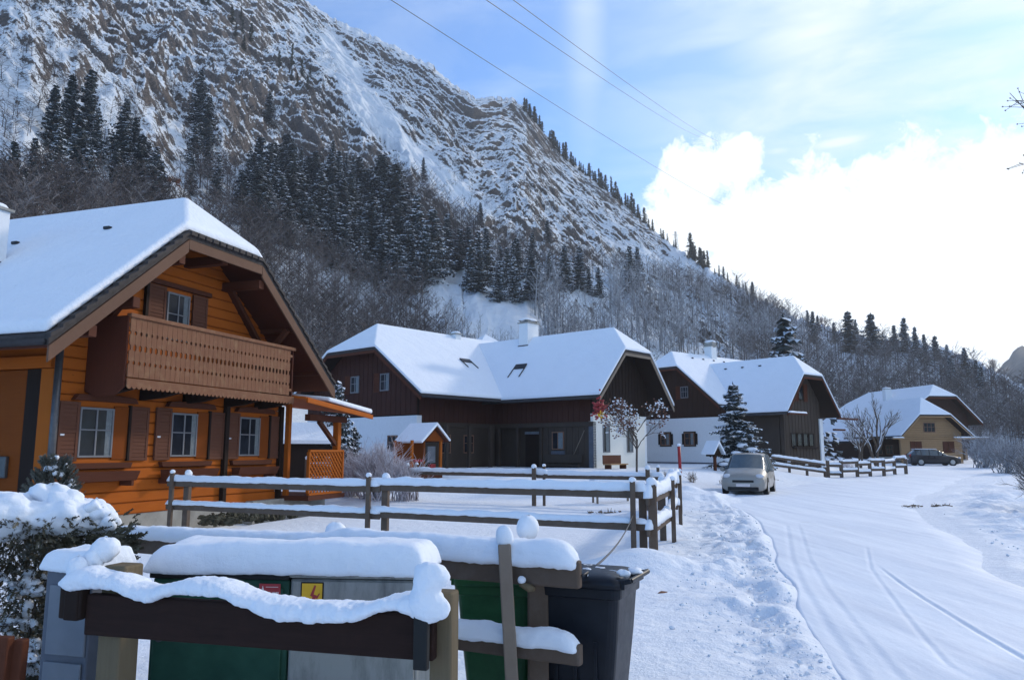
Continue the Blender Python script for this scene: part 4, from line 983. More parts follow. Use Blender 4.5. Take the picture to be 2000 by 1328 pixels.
# ------------------------------------------------------------ fences
def post(par, x, y, zt, r=.055, zb=-.3, lean=(0, 0), cap=.06, name='post', m='fence', sq=True, seed=0):
    mb = MB(); g = gh(x, y) + zb; T_ = zt
    if sq: mb.bar((x - lean[0], y - lean[1], g), (x, y, T_), r * 2, r * 2, up=Vector((.2, 1, 0)))
    else: mb.tube([(x - lean[0], y - lean[1], g), (x - lean[0] * .4, y, (g + T_) / 2), (x, y, T_)], [r * 1.05, r, r * .95], 9)
    p = mb.build(name, M[m], par, bevel=.01)
    if cap:
        mb = MB(); mb.blob((x, y, T_ + cap * .45), (r * 1.35, r * 1.35, cap), int(x * 31 + y * 7) + seed, amp=.08); mb.build('snow_cap', M['snow'], p, smooth=True)
    return p
def roughen(o, size=.05, st=.012, sub=0):
    if sub: b = o.modifiers.new('fine', 'SUBSURF'); b.levels = b.render_levels = sub
    for k, (sz, s_) in enumerate(((size, st), (size * 3.5, st * 2.))):
        nm = 'snow_grain_%.3f' % sz; t = bpy.data.textures.get(nm) or bpy.data.textures.new(nm, 'CLOUDS'); t.noise_scale = sz; t.noise_depth = 2
        d = o.modifiers.new('grain', 'DISPLACE'); d.texture = t; d.strength = s_; d.mid_level = .5; d.texture_coords = 'LOCAL'
    return o
def rail(par, a, b, w=.055, h=.13, snow=.09, m='fence', sseed=0, sw=None, name='rail', wob=.35, ends=True):
    mb = MB(); mb.bar(a, b, w, h); r = mb.build(name, M[m], par, bevel=.012)
    if snow:
        up = Vector((0, 0, h / 2)); mb = MB(); snow_strip(mb, [Vector(a) + up, Vector(b) + up], sw or w * .75, snow, sseed, wob=wob, taper=ends, step=.07); roughen(mb.build('rail_snow', M['snow'], r, smooth=True), .06, .022)
    return r
def fence_run(par, pts, zs, gap_post=.9, snow=.1, seed=0, pair=True, hp=1.22, w=.055, h=.13):
    """pts: support places; a thin and a thick post sandwich the rails at each"""
    for i, (a, b) in enumerate(zip(pts, pts[1:])):
        a = Vector((*a, 0)); b = Vector((*b, 0)); d = (b - a).normalized(); n = Vector((d.y, -d.x, 0)); off = n * (.0 if i % 2 else .035)
        for k, z in enumerate(zs):
            za, zb = gh(a.x, a.y) + z + (.02 if i % 2 else -.01), gh(b.x, b.y) + z + (.02 if i % 2 else -.01)
            rail(par, a - d * .22 + off + Vector((0, 0, za)), b + d * .22 + off + Vector((0, 0, zb)), w, h, snow * (1 if k else .7), sseed=seed + i * 3 + k, sw=.07)
    for i, a in enumerate(pts):
        q = pts[min(i + 1, len(pts) - 1)]; p = pts[max(i - 1, 0)]; d = Vector((q[0] - p[0], q[1] - p[1], 0)).normalized(); n = Vector((d.y, -d.x, 0)); g = gh(*a)
        f = Vector((*a, 0)) + n * .11; post(par, f.x, f.y, g + hp, .042, cap=.05, seed=i)
        if pair: k = Vector((*a, 0)) - n * .11 + d * .24; post(par, k.x, k.y, g + hp - .05, .062, cap=.08, seed=i + 5)
F1 = empty('garden_fence', (0, 0, 0), 0, 'long grey two-rail fence with snowy rails running from the chalet to the road corner', 'fence', 'two-rail garden fences')
fence_run(F1, [(-7.40, 17.2), (-2.66, 14.85), (1.95, 12.4)], (.50, 1.0), snow=.12, seed=1)
F2 = empty('side_fence', (0, 0, 0), 0, 'wooden fence with clumps of snow running back along the road edge from the corner post', 'fence', 'two-rail garden fences')
fence_run(F2, [(2.15, 12.45), (2.95, 14.9), (3.75, 18.), (4.45, 21.2)], (.45, .93), snow=.2, seed=30, hp=1.15)
F3 = empty('back_fence', (0, 0, 0), 0, 'distant low fence with snowy rails between the lawn and the farmhouse', 'fence', 'two-rail garden fences')
fence_run(F3, [(4.2, 22.6), (.95, 24.4), (-3.4, 27.2), (-7.8, 30.5)], (.42, .92), snow=.12, seed=50, hp=1.22)
F4 = empty('roadside_fence', (0, 0, 0), 0, 'small snow-topped post and rail fence beside the dark car', 'fence', 'two-rail garden fences')
_p4 = [(1616, 46.5), (1642, 46.5), (1673, 47.2), (1698, 48), (1725, 48.6), (1746, 50.5), (1768, 51)]
_q4 = [(ray(u, 900)[0] * Y, Y) for u, Y in _p4]
for i, (a, b) in enumerate(zip(_q4, _q4[1:])):
    dz = (.0, .18, .05, .2, .12, .3)[i]
    for k, z in enumerate((.25, .75)):
        rail(F4, (a[0], a[1], gh(*a) + z + dz - .05), (b[0], b[1], gh(*b) + z + dz - .05), .1, .16, .12, sseed=70 + i * 2 + k, sw=.09, ends=False)
for a in _q4: post(F4, a[0], a[1], gh(*a) + 1.0, .09, cap=.07)
F5 = empty('driveway_wall', (0, 0, 0), 0, 'low snow-topped rail along the yard in front of the grey gable', 'fence')
_w = [(at(1508, 912, 45)), (at(1612, 915, 46))]
for dz in (-.05, .38):
    rail(F5, (_w[0].x, 45, gh(13, 45) + .15 + dz), (_w[1].x, 46, gh(17, 46) + .15 + dz), .1, .14, .12, sseed=90 + int(dz * 10), sw=.1)
for s_ in (0, .33, .66, 1): p_ = _w[0].lerp(_w[1], s_); post(F5, p_.x, p_.y + .1, gh(p_.x, p_.y) + .62, .07, cap=.05)

# rail and posts right behind the cabinets
def near_fence():
    F = empty('near_fence', (0, 0, 0), 0, 'weathered fence behind the cabinets carrying a thick pillow of snow', 'fence', 'two-rail garden fences')
    A = Vector((at(215, 1060, 6.35).x, 6.35, 0)); B = Vector((at(1134, 1100, 4.5).x, 4.5, 0))
    for z, h, sn, t0 in ((1.005, .155, .135, 0.), (.57, .115, .09, .0)):
        a = A + Vector((0, 0, z - (.02 if z > .9 else 0))); b = B + Vector((0, 0, z))
        mb = MB(); mb.bar(a, b, .06, h); r = mb.build('rail', M['fence'], F, bevel=.014)
        mb = MB(); snow_strip(mb, [a + Vector((0, 0, h / 2 - .02)), b + Vector((-.01, 0, h / 2 - .02))], .10 if z > .9 else .07, sn, 11 if z > .9 else 12, n=16, step=.05, wob=.30, lip=.03, grow=(.5, 1.05)); roughen(mb.build('rail_snow', M['snow'], r, smooth=True), .04, .014, 1)
    d = (B - A).normalized(); n = Vector((d.y, -d.x, 0))
    f = at(985, 1062, 4.60); g = at(1003, 1328, 4.60)
    mb = MB(); mb.bar((f.x, 4.60, f.z), (g.x + .02, 4.60, -.1), .075, .055, up=Vector((0, 1, 0))); p = mb.build('thin_post', M['grey_wood'], F, bevel=.008)
    mb = MB(); mb.blob((f.x, 4.63, f.z + .035), (.055, .05, .07), 5, amp=.08); mb.build('snow_cap', M['snow'], p, smooth=True)
    q = at(1050, 1100, 4.86)
    mb = MB(); mb.bar((q.x, 4.84, -.1), (q.x, 4.84, 1.10), .125, .09, up=Vector((0, 1, 0))); p = mb.build('post', M['fence'], F, bevel=.012)
    c = at(1030, 1028, 4.95)
    mb = MB(); mb.blob((c.x + .0, 4.87, c.z), (.066, .066, .078), 8, amp=.07); mb.build('snow_cap', M['snow'], p, smooth=True)
    mb = MB(); mb.tube([at(1015, 1140, 4.6), at(1035, 1148, 4.6), at(1043, 1150, 4.62)], [.012, .025, .012], 8); kk = mb.build('peg', M['post'], F, smooth=True)
    mb = MB(); k = at(1019, 1132, 4.6); mb.blob(k, .022, 3); mb.build('snow_cap', M['snow'], kk, smooth=True)
    q = at(655, 1060, 5.42); mb = MB(); mb.bar((q.x, 5.50, -.1), (q.x, 5.50, 1.1), .1, .1, up=Vector((0, 1, 0))); p = mb.build('post', M['fence'], F, bevel=.012)
    mb = MB(); c = at(656, 1040, 5.46); mb.blob(c, (.07, .065, .075), 18, amp=.07); mb.build('snow_cap', M['snow'], p, smooth=True)
    return B
NB = near_fence()
def chain():
    a = Vector((NB.x + .01, NB.y, 1.0)); b = at(1237, 1003, 12.3); mb = MB(); pts = []
    for i in range(31):
        t = i / 30; p = a.lerp(b, t); p.z -= .42 * t * (1 - t); pts.append(p)
    mb.tube(pts, .008, 6); o = mb.build('barrier_chain', M['dmetal'], smooth=True); tag(o, 'thin dark chain sagging from the near rail end to the corner post', 'chain')
chain()

# dark board rail in front of the cabinets
def gate_rail():
    F = empty('board_rail', (0, 0, 0), 0, 'dark brown board rail on square posts with wavy snow slipping off its top', 'rail', )
    YL, YR = 3.35, 2.93
    L = at(150, 1244, YL); R_ = at(850, 1296, YR); zb = .94
    def P_(u): # point along the board by photo column
        k = (u - 150) / 700.; a = ray(u, 1200)[0]; dx, dy = R_.x - L.x, YR - YL
        t = (a * YL - L.x) / (dx - a * dy); return Vector((L.x + dx * t, YL + dy * t, 0))
    p0, p1 = P_(122), P_(846)
    mb = MB(); d = (p1 - p0).normalized(); n = Vector((d.y, -d.x, 0))
    A = P_(165); 
    mb.prism([A + n * .0 + Vector((0, 0, zb)), p1 + Vector((0, 0, zb)), p1 + Vector((0, 0, zb + .165)), A + Vector((0, 0, zb + .165))], [A - n * .05 + Vector((0, 0, zb)), p1 - n * .05 + Vector((0, 0, zb)), p1 - n * .05 + Vector((0, 0, zb + .165)), A - n * .05 + Vector((0, 0, zb + .165))])
    b = mb.build('board', M['board'], F, bevel=.008)
    mb = MB(); A2 = P_(147); mb.bar(A2 + n * .005 + Vector((0, 0, zb + .06)), A2 + n * .005 + Vector((0, 0, zb + .20)), .075, .05, up=n); mb.bar(p0 + Vector((0, 0, zb + .13)), A + Vector((0, 0, zb + .13)), .05, .13); mb.build('board_end', M['vdark'], F, bevel=.008)
    q = P_(831); mb = MB(); mb.bar(q + n * .035 + Vector((0, 0, zb - .02)), q + n * .035 + Vector((0, 0, zb + .17)), .055, .03, up=n); mb.build('bracket', M['black'], F, bevel=.005)
    for u, zt, w in ((196, 1.215, .115), (850, 1.175, .088)):
        q = P_(u) - n * .055 - n * w / 2; mb = MB(); mb.bar(q + Vector((0, 0, -.2)), q + Vector((0, 0, zt)), w, w, up=n); mb.build('post', M['post'], F, bevel=.01)
    mb = MB(); a = P_(118); e = P_(846); mb.bar(a + Vector((0, 0, .53)), e + Vector((0, 0, .50)), .05, .17); lr = mb.build('lower_rail', M['fence'], F, bevel=.01)
    mb = MB(); snow_strip(mb, [a + Vector((0, 0, .61)), P_(300) + Vector((0, 0, .6)), e + Vector((0, 0, .58))], .07, .09, 77, step=.04); roughen(mb.build('rail_snow', M['snow'], lr, smooth=True), .03, .012, 1)
    q = P_(170); mb = MB(); mb.bar(q + n * .045 + Vector((0, 0, .60)), q + n * .045 + Vector((0, 0, .70)), .05, .04, up=n); mb.build('bracket', M['black'], F, bevel=.005)
    # draped snow: (column, top row, lower edge row) read along the board
    prof = [(122, 1128, 1150), (135, 1112, 1160), (152, 1108, 1158), (168, 1104, 1156), (185, 1110, 1152), (205, 1117, 1152), (225, 1119, 1156), (243, 1122, 1158), (258, 1134, 1168), (275, 1140, 1178), (295, 1143, 1182),
            (315, 1141, 1176), (335, 1135, 1166), (360, 1129, 1164), (390, 1127, 1166), (420, 1131, 1169), (445, 1133, 1170), (465, 1144, 1180), (490, 1152, 1190), (515, 1158, 1204), (540, 1163, 1214), (565, 1167, 1219), (600, 1169, 1221), (640, 1170, 1221),
            (680, 1172, 1220), (705, 1172, 1215), (725, 1169, 1206), (745, 1162, 1199), (765, 1157, 1195), (790, 1156, 1197), (812, 1156, 1206), (828, 1150, 1216), (842, 1150, 1216), (856, 1152, 1205)]
    prof = [(u, t_ + (7 if 440 < u < 780 else 2), b_) for u, t_, b_ in prof]
    us = np.linspace(122, 856, 150); tp = np.interp(us, [p[0] for p in prof], [p[1] for p in prof]); bt = np.interp(us, [p[0] for p in prof], [p[2] for p in prof])
    k = np.hanning(7); k /= k.sum(); tp = np.convolve(np.pad(tp, 3, 'edge'), k, 'valid'); bt = np.convolve(np.pad(bt, 3, 'edge'), k, 'valid')
    rings = []
    for i, u in enumerate(us):
        p = P_(u); wob = float(fbm(u / 16., 3., 6, 3)) - .5
        zt = at(u, tp[i], p.y).z + .004; zl = at(u, bt[i] + 3.5 * wob, p.y - .06).z
        e = min(1, (i + .6) / 5, (len(us) - i - .4) / 5) ** .5; zm = (zt + zl) / 2; zt = zm + (zt - zm) * e; zl = zm + (zl - zm) * e
        hw = .075 * (.6 + .4 * e) * (1 + .12 * wob); c = p - n * .03; zk = min(zt - .015, max(zl + .01, zb + .155))
        def q(o, z): v = c + n * o; return (v.x, v.y, z)
        H_ = zt - zl
        rings.append([q(-hw, zk), q(-hw * 1.12, zk + (zt - zk) * .45), q(-hw * .9, zk + (zt - zk) * .8), q(-hw * .45, zt - .004), q(0.1 * hw, zt), q(hw * .65, zt - H_ * .05), q(hw * 1.0, zt - H_ * .17), q(hw * 1.16, zt - H_ * .38), q(hw * 1.2, zt - H_ * .62), q(hw * 1.1, zl + H_ * .12), q(hw * .85, zl), q(hw * .45, zl + .004), q(.41 * hw, min(zk, zl + .02))])
    mb = MB(); mb.loft(rings); roughen(mb.build('draped_snow', M['snow'], b, smooth=True), .022, .008, 2)
    # big lump over the right post, one on the left post
    mb = MB(); q = P_(838); zz = lambda v: at(838, v, q.y).z
    pr = [(1094, .010), (1098, .040), (1106, .058), (1120, .066), (1134, .062), (1146, .052), (1156, .054), (1166, .066), (1178, .074), (1192, .07), (1204, .052), (1212, .03), (1217, .008)]
    cx = [0, 0, 2, 4, 3, -2, -6, -4, 2, 6, 4, 0, 0]; rg = []
    for (v, r), o in zip(pr, cx):
        rg.append([(q.x + o * .002 + r * math.cos(a) * (1 + .08 * math.sin(3 * a + v)), q.y - .02 + .8 * r * math.sin(a), zz(v)) for a in [2 * math.pi * j / 16 for j in range(16)]])
    mb.loft(rg[::-1]); roughen(mb.build('snow_lump', M['snow'], F, smooth=True), .025, .010, 2)
    q = at(205, 1072, 3.46); mb = MB(); mb.blob(q, (.062, .06, .055), 4, amp=.08); mb.blob(q + Vector((-.035, -.02, -.04)), (.05, .05, .05), 6); mb.blob(q + Vector((-.07, -.08, -.075)), (.045, .05, .06), 9); roughen(mb.build('snow_lump', M['snow'], F, smooth=True), .025, .010, 2)
gate_rail()

# ------------------------------------------------------------ cabinets
def snow_pillow(par, T, x0, x1, y0, y1, z, h, seed=0, name='snow_cap', ov=.03, wob=.16, ed=.9):
    nx, ny = 44, 18; V = []; 
    for j in range(ny + 1):
        for i in range(nx + 1):
            a, b = i / nx * 2 - 1, j / ny * 2 - 1
            a, b = math.sin(a * math.pi / 2), math.sin(b * math.pi / 2); x = (x0 + x1) / 2 + (x1 - x0 + 2 * ov) / 2 * a; y = (y0 + y1) / 2 + (y1 - y0 + 2 * ov) / 2 * b
            ex = min(1, (1 - abs(a)) * (x1 - x0) / 2 / (h * ed)); ey = min(1, (1 - abs(b)) * (y1 - y0) / 2 / (h * ed))
            e = (max(0, 1 - (1 - ex) ** 2.6)) ** .5 * (max(0, 1 - (1 - ey) ** 2.6)) ** .5
            n = float(fbm(x * 2.2 + seed, y * 2.2, seed, 3)) - .5
            V.append((x, y, z + h * e * (1 + wob * 2 * n)))
    fs = [(j * (nx + 1) + i, j * (nx + 1) + i + 1, (j + 1) * (nx + 1) + i + 1, (j + 1) * (nx + 1) + i) for j in range(ny) for i in range(nx)]
    mb = MB(T); mb.add(V, fs)
    n0 = len(V); rim = [i for i in range(nx + 1)] + [j * (nx + 1) + nx for j in range(1, ny + 1)] + [ny * (nx + 1) + i for i in range(nx - 1, -1, -1)] + [j * (nx + 1) for j in range(ny - 1, 0, -1)]
    low = []; cx, cy = (x0 + x1) / 2, (y0 + y1) / 2; vs = list(V)
    for k, i in enumerate(rim):
        x, y, zz = V[i]; dr = .012 + .022 * float(fbm(x * 9, y * 9, seed + 3, 3)); low.append(len(vs)); vs.append((cx + (x - cx) * .99, cy + (y - cy) * .985, z - dr))
    m2 = MB(T); F = list(fs) + [(rim[(k + 1) % len(rim)], rim[k], low[k], low[(k + 1) % len(rim)]) for k in range(len(rim))] + [tuple(low)]
    m2.add(vs, F); return roughen(m2.build(name, M['snow'], par, smooth=True), .03, .007, 1)
def cabinets():
    a = at(300, 1128, 3.92); b = at(568, 1128, 3.86); c = at(816, 1130, 3.80)
    th = math.atan2(3.80 - 3.92, c.x - a.x); R = empty('green_cabinet', (a.x, 3.92, 0), th, 'dark green street cabinet with a red sticker behind the board rail', 'cabinet')
    W1 = (b - a).length; W2 = (c - b).length; zt = 1.115
    mb = MB(); mb.box(0, W1 - .004, .0, .34, -.1, zt - .035); body = mb.build('body', M['cab_green'], R, bevel=.008)
    mb = MB(); mb.box(.02, W1 - .03, -.014, -.001, .12, zt - .075); mb.build('door', M['cab_green'], R, bevel=.006)
    mb = MB(); mb.box(-.012, W1 - .002, -.02, .36, zt - .034, zt); mb.build('lid', M['black'], R, bevel=.006)
    mb = MB(); mb.tube([(.06, -.015, .80), (.06, -.03, .80)], .016, 16); mb.build('lock', M['metal'], R, smooth=False)
    mb = MB(); mb.box(W1 - .148, W1 - .042, -.018, -.0145, zt - .122, zt - .052); st = mb.build('sticker', M['sign_red'], R)
    mb = MB(); x0_ = W1 - .143; rn = random.Random(6); x = x0_
    for k in range(14):
        if k != 8: mb.box(x, x + .0042, -.0186, -.0181, zt - .098, zt - .098 + rn.uniform(.006, .010))
        x += .0068
    mb.xz([(x0_ + .006, zt - .084), (x0_ + .020, zt - .084), (x0_ + .013, zt - .060)], -.0186, -.0181); mb.box(x0_ + .028, x0_ + .090, -.0186, -.0181, zt - .068, zt - .0655); mb.build('worn_print', M['sign_white'], st)
    R2 = empty('grey_cabinet', R.matrix_basis @ Vector((W1 + .004, 0, 0)) if False else Vector((a.x + math.cos(th) * (W1 + .004), 3.92 + math.sin(th) * (W1 + .004), 0)), th, 'stained grey street cabinet with a yellow high voltage sign', 'cabinet')
    mb = MB(); mb.box(0, W2, -.006, .34, -.1, zt - .028); mb.build('body', M['cab_grey'], R2, bevel=.008)
    mb = MB(); mb.box(.012, W2 - .012, -.02, -.0065, .12, zt - .036); mb.build('door', M['cab_grey'], R2, bevel=.006)
    mb = MB(); mb.box(-.002, W2 + .012, -.028, .36, zt - .022, zt); mb.build('lid', M['cab_grey'], R2, bevel=.008)
    mb = MB(); mb.box(.058, .170, -.0235, -.0205, zt - 0.167, zt - 0.040); sg = mb.build('warning_sign', M['black'], R2)
    mb = MB(); mb.box(.064, .164, -.0255, -.0236, zt - 0.161, zt - 0.046); mb.build('sign_face', M['yellow'], sg)
    mb = MB(); pts = [(.126, zt - 0.054), (.106, zt - 0.102), (.118, zt - 0.108), (.106, zt - 0.142), (.100, zt - 0.138), (.106, zt - 0.155), (.121, zt - 0.145), (.114, zt - 0.143), (.140, zt - 0.102), (.123, zt - 0.096), (.134, zt - 0.056)]
    mb.xz(pts[::-1], -.0272, -.0257); mb.xz([(.134, zt - 0.112), (.150, zt - 0.090), (.154, zt - 0.093), (.140, zt - 0.118)], -.0271, -.0257); mb.build('lightning_mark', M['sign_red'], sg)
    mb = MB(); mb.box(W2 - .03, W2 - .015, -.03, -.0205, .3, .55); mb.build('handle', M['metal'], R2, bevel=.004)
    # a single pillow of snow lies over both
    mb = empty('cabinet_snow', R.location, th, 'thick smooth pillow of snow lying across both street cabinets', 'snow')
    mb.location = R.location
    o = snow_pillow(None, Matrix.Translation((0, 0, 0)), -.012, W1 + W2 + .02, -.03, .38, zt + .004, .125, 5, 'snow_pillow', ov=.02, ed=.68, wob=.26)
    bpy.data.objects.remove(mb); o.name = 'snow_pillow'; o.location = R.location; o.rotation_euler = (0, 0, th); tag(o, 'thick smooth pillow of snow lying across both street cabinets', 'snow')
    # slim pillar on the left
    p = at(92, 1110, 3.62); q = at(182, 1110, 3.55)
    R3 = empty('meter_pillar', (p.x, 3.62, 0), math.atan2(-.07, q.x - p.x), 'slim slate-grey meter pillar with a pale panel at the far left', 'cabinet')
    w = (q - p).length; zt = 1.17
    mb = MB(); mb.box(0, w, 0, .2, -.1, zt); mb.build('body', M['cab_frame'], R3, bevel=.008)
    mb = MB(); mb.box(.035, w - .008, -.012, -.001, .80, zt - .07); mb.build('panel', M['cab_panel'], R3, bevel=.005); mb = MB(); mb.box(.03, w - .02, -.012, -.001, .1, .77); mb.build('door', M['cab_panel'], R3, bevel=.005)
    snow_pillow(R3, None, -.005, w + .02, -.015, .22, zt + .004, .085, 9, ov=.012, ed=.45)
cabinets()

# ------------------------------------------------------------ wheelie bins
def bin_(name, loc, rz, m, label, s=1., snow=True):
    R = empty(name, loc, rz, label, 'bin', 'wheelie bins behind the rail'); R.scale = (s, s, s)
    def ring(z, hx, hy, cx=0, r=.05, n=5):
        out = []
        for (sx, sy) in ((1, -1), (1, 1), (-1, 1), (-1, -1)):
            a0 = math.atan2(sy, sx) - math.pi / 4
            for k in range(n): a = a0 + math.pi / 2 * k / (n - 1); out.append((cx + sx * (hx - r) + r * math.cos(a), sy * (hy - r) + r * math.sin(a), z))
        return out
    mb = MB(); mb.loft([ring(.05, .19, .185, -.02), ring(.30, .215, .20, -.01), ring(.62, .24, .22), ring(.84, .258, .232), ring(.845, .275, .245), ring(.90, .278, .247)]); mb.build('body', m, R, smooth=False, bevel=.004)
    mb = MB()
    for z in (.2, .45, .7): pass
    for sx in (-.12, 0, .12): mb.box(sx - .012, sx + .012, -.226, -.205, .15, .60)
    mb.build('ribs', m, R, bevel=.003)
    rings = []
    for t, (z, k) in enumerate(((.902, 1.03), (.935, 1.035), (.955, .98), (.972, .80), (.980, .45))):
        rings.append(ring(z, .285 * k, .25 * k, -.012, .05))
    mb = MB(); mb.loft(rings); ld = mb.build('lid', m, R, smooth=True, bevel=0)
    mb = MB(); mb.tube([(.33, -.2, .95), (.33, .2, .95)], .016, 10); 
    for y in (-.2, 0, .2): mb.bar((.26, y, .93), (.335, y, .952), .03, .028)
    mb.box(.25, .30, -.22, .22, .90, .955); mb.build('handle', m, R, bevel=.004)
    mb = MB(); mb.box(-.30, -.27, -.10, .10, .885, .935); mb.build('grip', m, R, bevel=.008)
    for y in (-.24, .24):
        mb = MB(); mb.tube([(.2, y - .025, .10), (.2, y + .025, .10)], .1, 20); w = mb.build('wheel', M['tyre'], R, bevel=.01)
    if snow:
        rnd = random.Random(3); mb = MB()
        for k in range(26):
            x, y = rnd.uniform(-.2, .24), rnd.uniform(-.2, .18); mb.blob((x, y, .978 - abs(x) * .08 - abs(y) * .08), (rnd.uniform(.02, .06), rnd.uniform(.02, .05), .014), k, 9, 5, amp=.3)
        mb.blob((.28, -.16, .985), (.03, .035, .02), 3, amp=.3); mb.blob((.30, .02, .975), (.05, .06, .018), 5, amp=.3); mb.build('snow_dusting', M['snow'], ld, smooth=True)
    return R
c = at(1146, 1150, 4.95)
bin_('wheelie_bin', (c.x, 4.95, -.02), math.radians(-24), M['bin_black'], 'black wheelie bin with snow crumbs on its lid, handle towards the road', 1.02)
c = at(978, 1150, 5.2)
bin_('wheelie_bin', (c.x, 5.28, -.02), math.radians(170), M['bin_green'], 'green wheelie bin half hidden behind the rail posts', .96, False)

# ------------------------------------------------------------ cars
def car(name, loc, rz, label, st, m, wheels, r=.31, glass='cglass', plate=True, w=.86, lamp_z=.68, group=None):
    """st: stations from nose to tail: x, bottom, belt height, top height, half width, roof half width, greenhouse flag"""
    R = empty(name, loc, rz, label, 'car', group)
    rings = []
    for (x, zb, zbelt, zt, hw, hr, gl) in st:
        h = [(0, zb), (hw * .8, zb), (hw * .97, zb + .10), (hw, zb + .28), (hw * .99, (zb + zbelt) / 2 + .12), (hw * .955, zbelt), (hr, zt - (.05 if gl else .03)), (hr * .82, zt), (0, zt + .02)]
        rings.append([(x, y, z) for y, z in h] + [(x, -y, z) for y, z in h[-2:0:-1]])
    n = len(rings[0]); V = [p for r_ in rings for p in r_]; body, glassf = [], []
    for i in range(len(rings) - 1):
        g0, g1 = st[i][6], st[i + 1][6]
        for j in range(n):
            f = (i * n + j, i * n + (j + 1) % n, (i + 1) * n + (j + 1) % n, (i + 1) * n + j)
            side = j in (5, 10); top = j in (6, 7, 8, 9)
            if side and (g0 == 2 and g1 == 2): glassf.append(f)
            elif (top or side) and ((g0, g1) in ((1, 2), (2, 1), (3, 2), (2, 3))) : glassf.append(f)
            else: body.append(f)
    body += [tuple(range(n - 1, -1, -1)), tuple((len(rings) - 1) * n + j for j in range(n))]
    def part(nm, faces, mt, push=0.):
        used = sorted({i for f in faces for i in f}); mp = {k: i for i, k in enumerate(used)}
        mb = MB(); mb.add([V[k] for k in used], [tuple(mp[i] for i in f) for f in faces]); return mb.build(nm, mt, R, smooth=True)
    b = part('body', body, M[m]); e = b.modifiers.new('edge', 'BEVEL'); e.width = .03; e.segments = 2; e.limit_method = 'ANGLE'; e.angle_limit = math.radians(35)
    g = part('windows', glassf, M[glass])
    # pillars
    mb = MB()
    for i, s_ in enumerate(st):
        if s_[6] == 2:
            for sg in (-1, 1): mb.bar((s_[0], sg * s_[4] * .962, s_[2]), (s_[0], sg * (s_[5] + .004), s_[3] - .04), .06, .03, up=Vector((1, 0, 0)))
    mb.build('pillars', M[m], R)
    L0 = st[0][0]; hw0 = st[1][4]
    for sg in (-1, 1):
        mb = MB(); mb.blob((L0 - .14, sg * (hw0 - .19), lamp_z), (.13, .17, .09), 2, 12, 8, amp=0); mb.build('headlight', M['lamp'], R, smooth=True)
        xt = st[-1][0]; mb = MB(); mb.box(xt - .02, xt + .13, sg * (st[-1][4] - .16) - .07, sg * (st[-1][4] - .16) + .09 * 1, lamp_z + .08, lamp_z + .34); mb.build('tail_light', M['taillamp'], R, bevel=.02)
        k = next(s_ for s_ in st if s_[6] == 2); mb = MB(); mb.blob((k[0] + .25, sg * (k[4] + .09), k[2] + .08), (.07, .11, .08), 4, 10, 7, amp=0); mb.build('wing_mirror', M[m], R, smooth=True)
    mb = MB(); mb.box(L0 - .10, L0 + .02, -hw0 * .72, hw0 * .72, .20, .33); mb.box(L0 - .12, L0 + .012, -hw0 * .5, hw0 * .5, .50, .59); mb.build('grille', M['black'], R, bevel=.01)
    mb = MB(); mb.box(L0 - .02, L0 + .022, -.26, .26, .34, .45); mb.build('number_plate', M['sign_white'], R, bevel=.005)
    xt = st[-1][0]; mb = MB(); mb.box(xt - .02, xt + .01, -.26, .26, .5, .61); mb.build('number_plate', M['sign_white'], R, bevel=.005)
    mb = MB(); mb.box(xt + .2, L0 - .25, -hw0 * .86, hw0 * .86, .14, .3); mb.build('underside', M['black'], R)
    for x in wheels:
        for sg in (-1, 1):
            mb = MB(); y = sg * (w - .10); mb.tube([(x, y - .10, r), (x, y - .08, r), (x, y + .08, r), (x, y + .10, r)], [r * .9, r, r, r * .9], 26); wl = mb.build('wheel', M['tyre'], R)
            yo = y + sg * .101; mb = MB(); mb.tube([(x, yo, r), (x, yo + sg * .012, r)], [r * .66, r * .5], 18); mb.build('rim', M['rim'], wl)
            mb = MB(); yq = sg * (w - .015); mb.tube([(x, yq, r + .02), (x, yq + sg * .012, r + .02)], r * 1.16, 24); mb.build('wheel_arch', M['black'], R)
    return R
van_st = [(2.08, .22, .55, .66, .62, .50, 0), (2.0, .18, .62, .78, .80, .62, 0), (1.75, .17, .72, .88, .85, .66, 0), (1.35, .17, .80, .99, .865, .70, 0), (1.18, .17, .84, 1.03, .87, .72, 1), (.42, .17, .88, 1.56, .87, .62, 2),
          (-.35, .17, .90, 1.62, .87, .64, 2), (-1.10, .17, .92, 1.60, .87, .63, 2), (-1.72, .18, .93, 1.54, .86, .61, 2), (-2.0, .20, .93, 1.02, .82, .70, 1), (-2.1, .30, .6, .8, .76, .62, 0)]
f = Vector((8.95, 30.25, 0)); rdir = Vector((1.75, 4.0, 0)).normalized(); vc = f + rdir * 2.08
car('minivan', (vc.x, vc.y, gh(vc.x, vc.y) - .02), math.atan2(-rdir.y, -rdir.x), 'silver beige minivan parked nose towards us on the snowy roadside', van_st, 'champ', (1.28, -1.35), .31, w=.87, lamp_z=.74, group='parked cars')
hat_st = [(2.1, .22, .5, .62, .6, .5, 0), (2.02, .18, .56, .70, .78, .62, 0), (1.5, .16, .70, .86, .84, .68, 0), (1.05, .16, .80, .92, .85, .70, 1), (.25, .16, .86, 1.36, .85, .58, 2), (-.5, .16, .88, 1.44, .85, .60, 2), (-1.2, .16, .92, 1.42, .84, .58, 2), (-1.62, .17, .94, 1.34, .82, .56, 2), (-2.02, .2, .9, .98, .80, .66, 1), (-2.1, .3, .6, .8, .75, .6, 0)]
f = at(1822, 900, 69); gy = gh(f.x, 69)
car('hatchback', (f.x, 69, gy), math.radians(-8), 'small black hatchback parked side-on beyond the end of the roadside fence', hat_st, 'car_black', (1.32, -1.28), .31, w=.85, lamp_z=.66, group='parked cars')
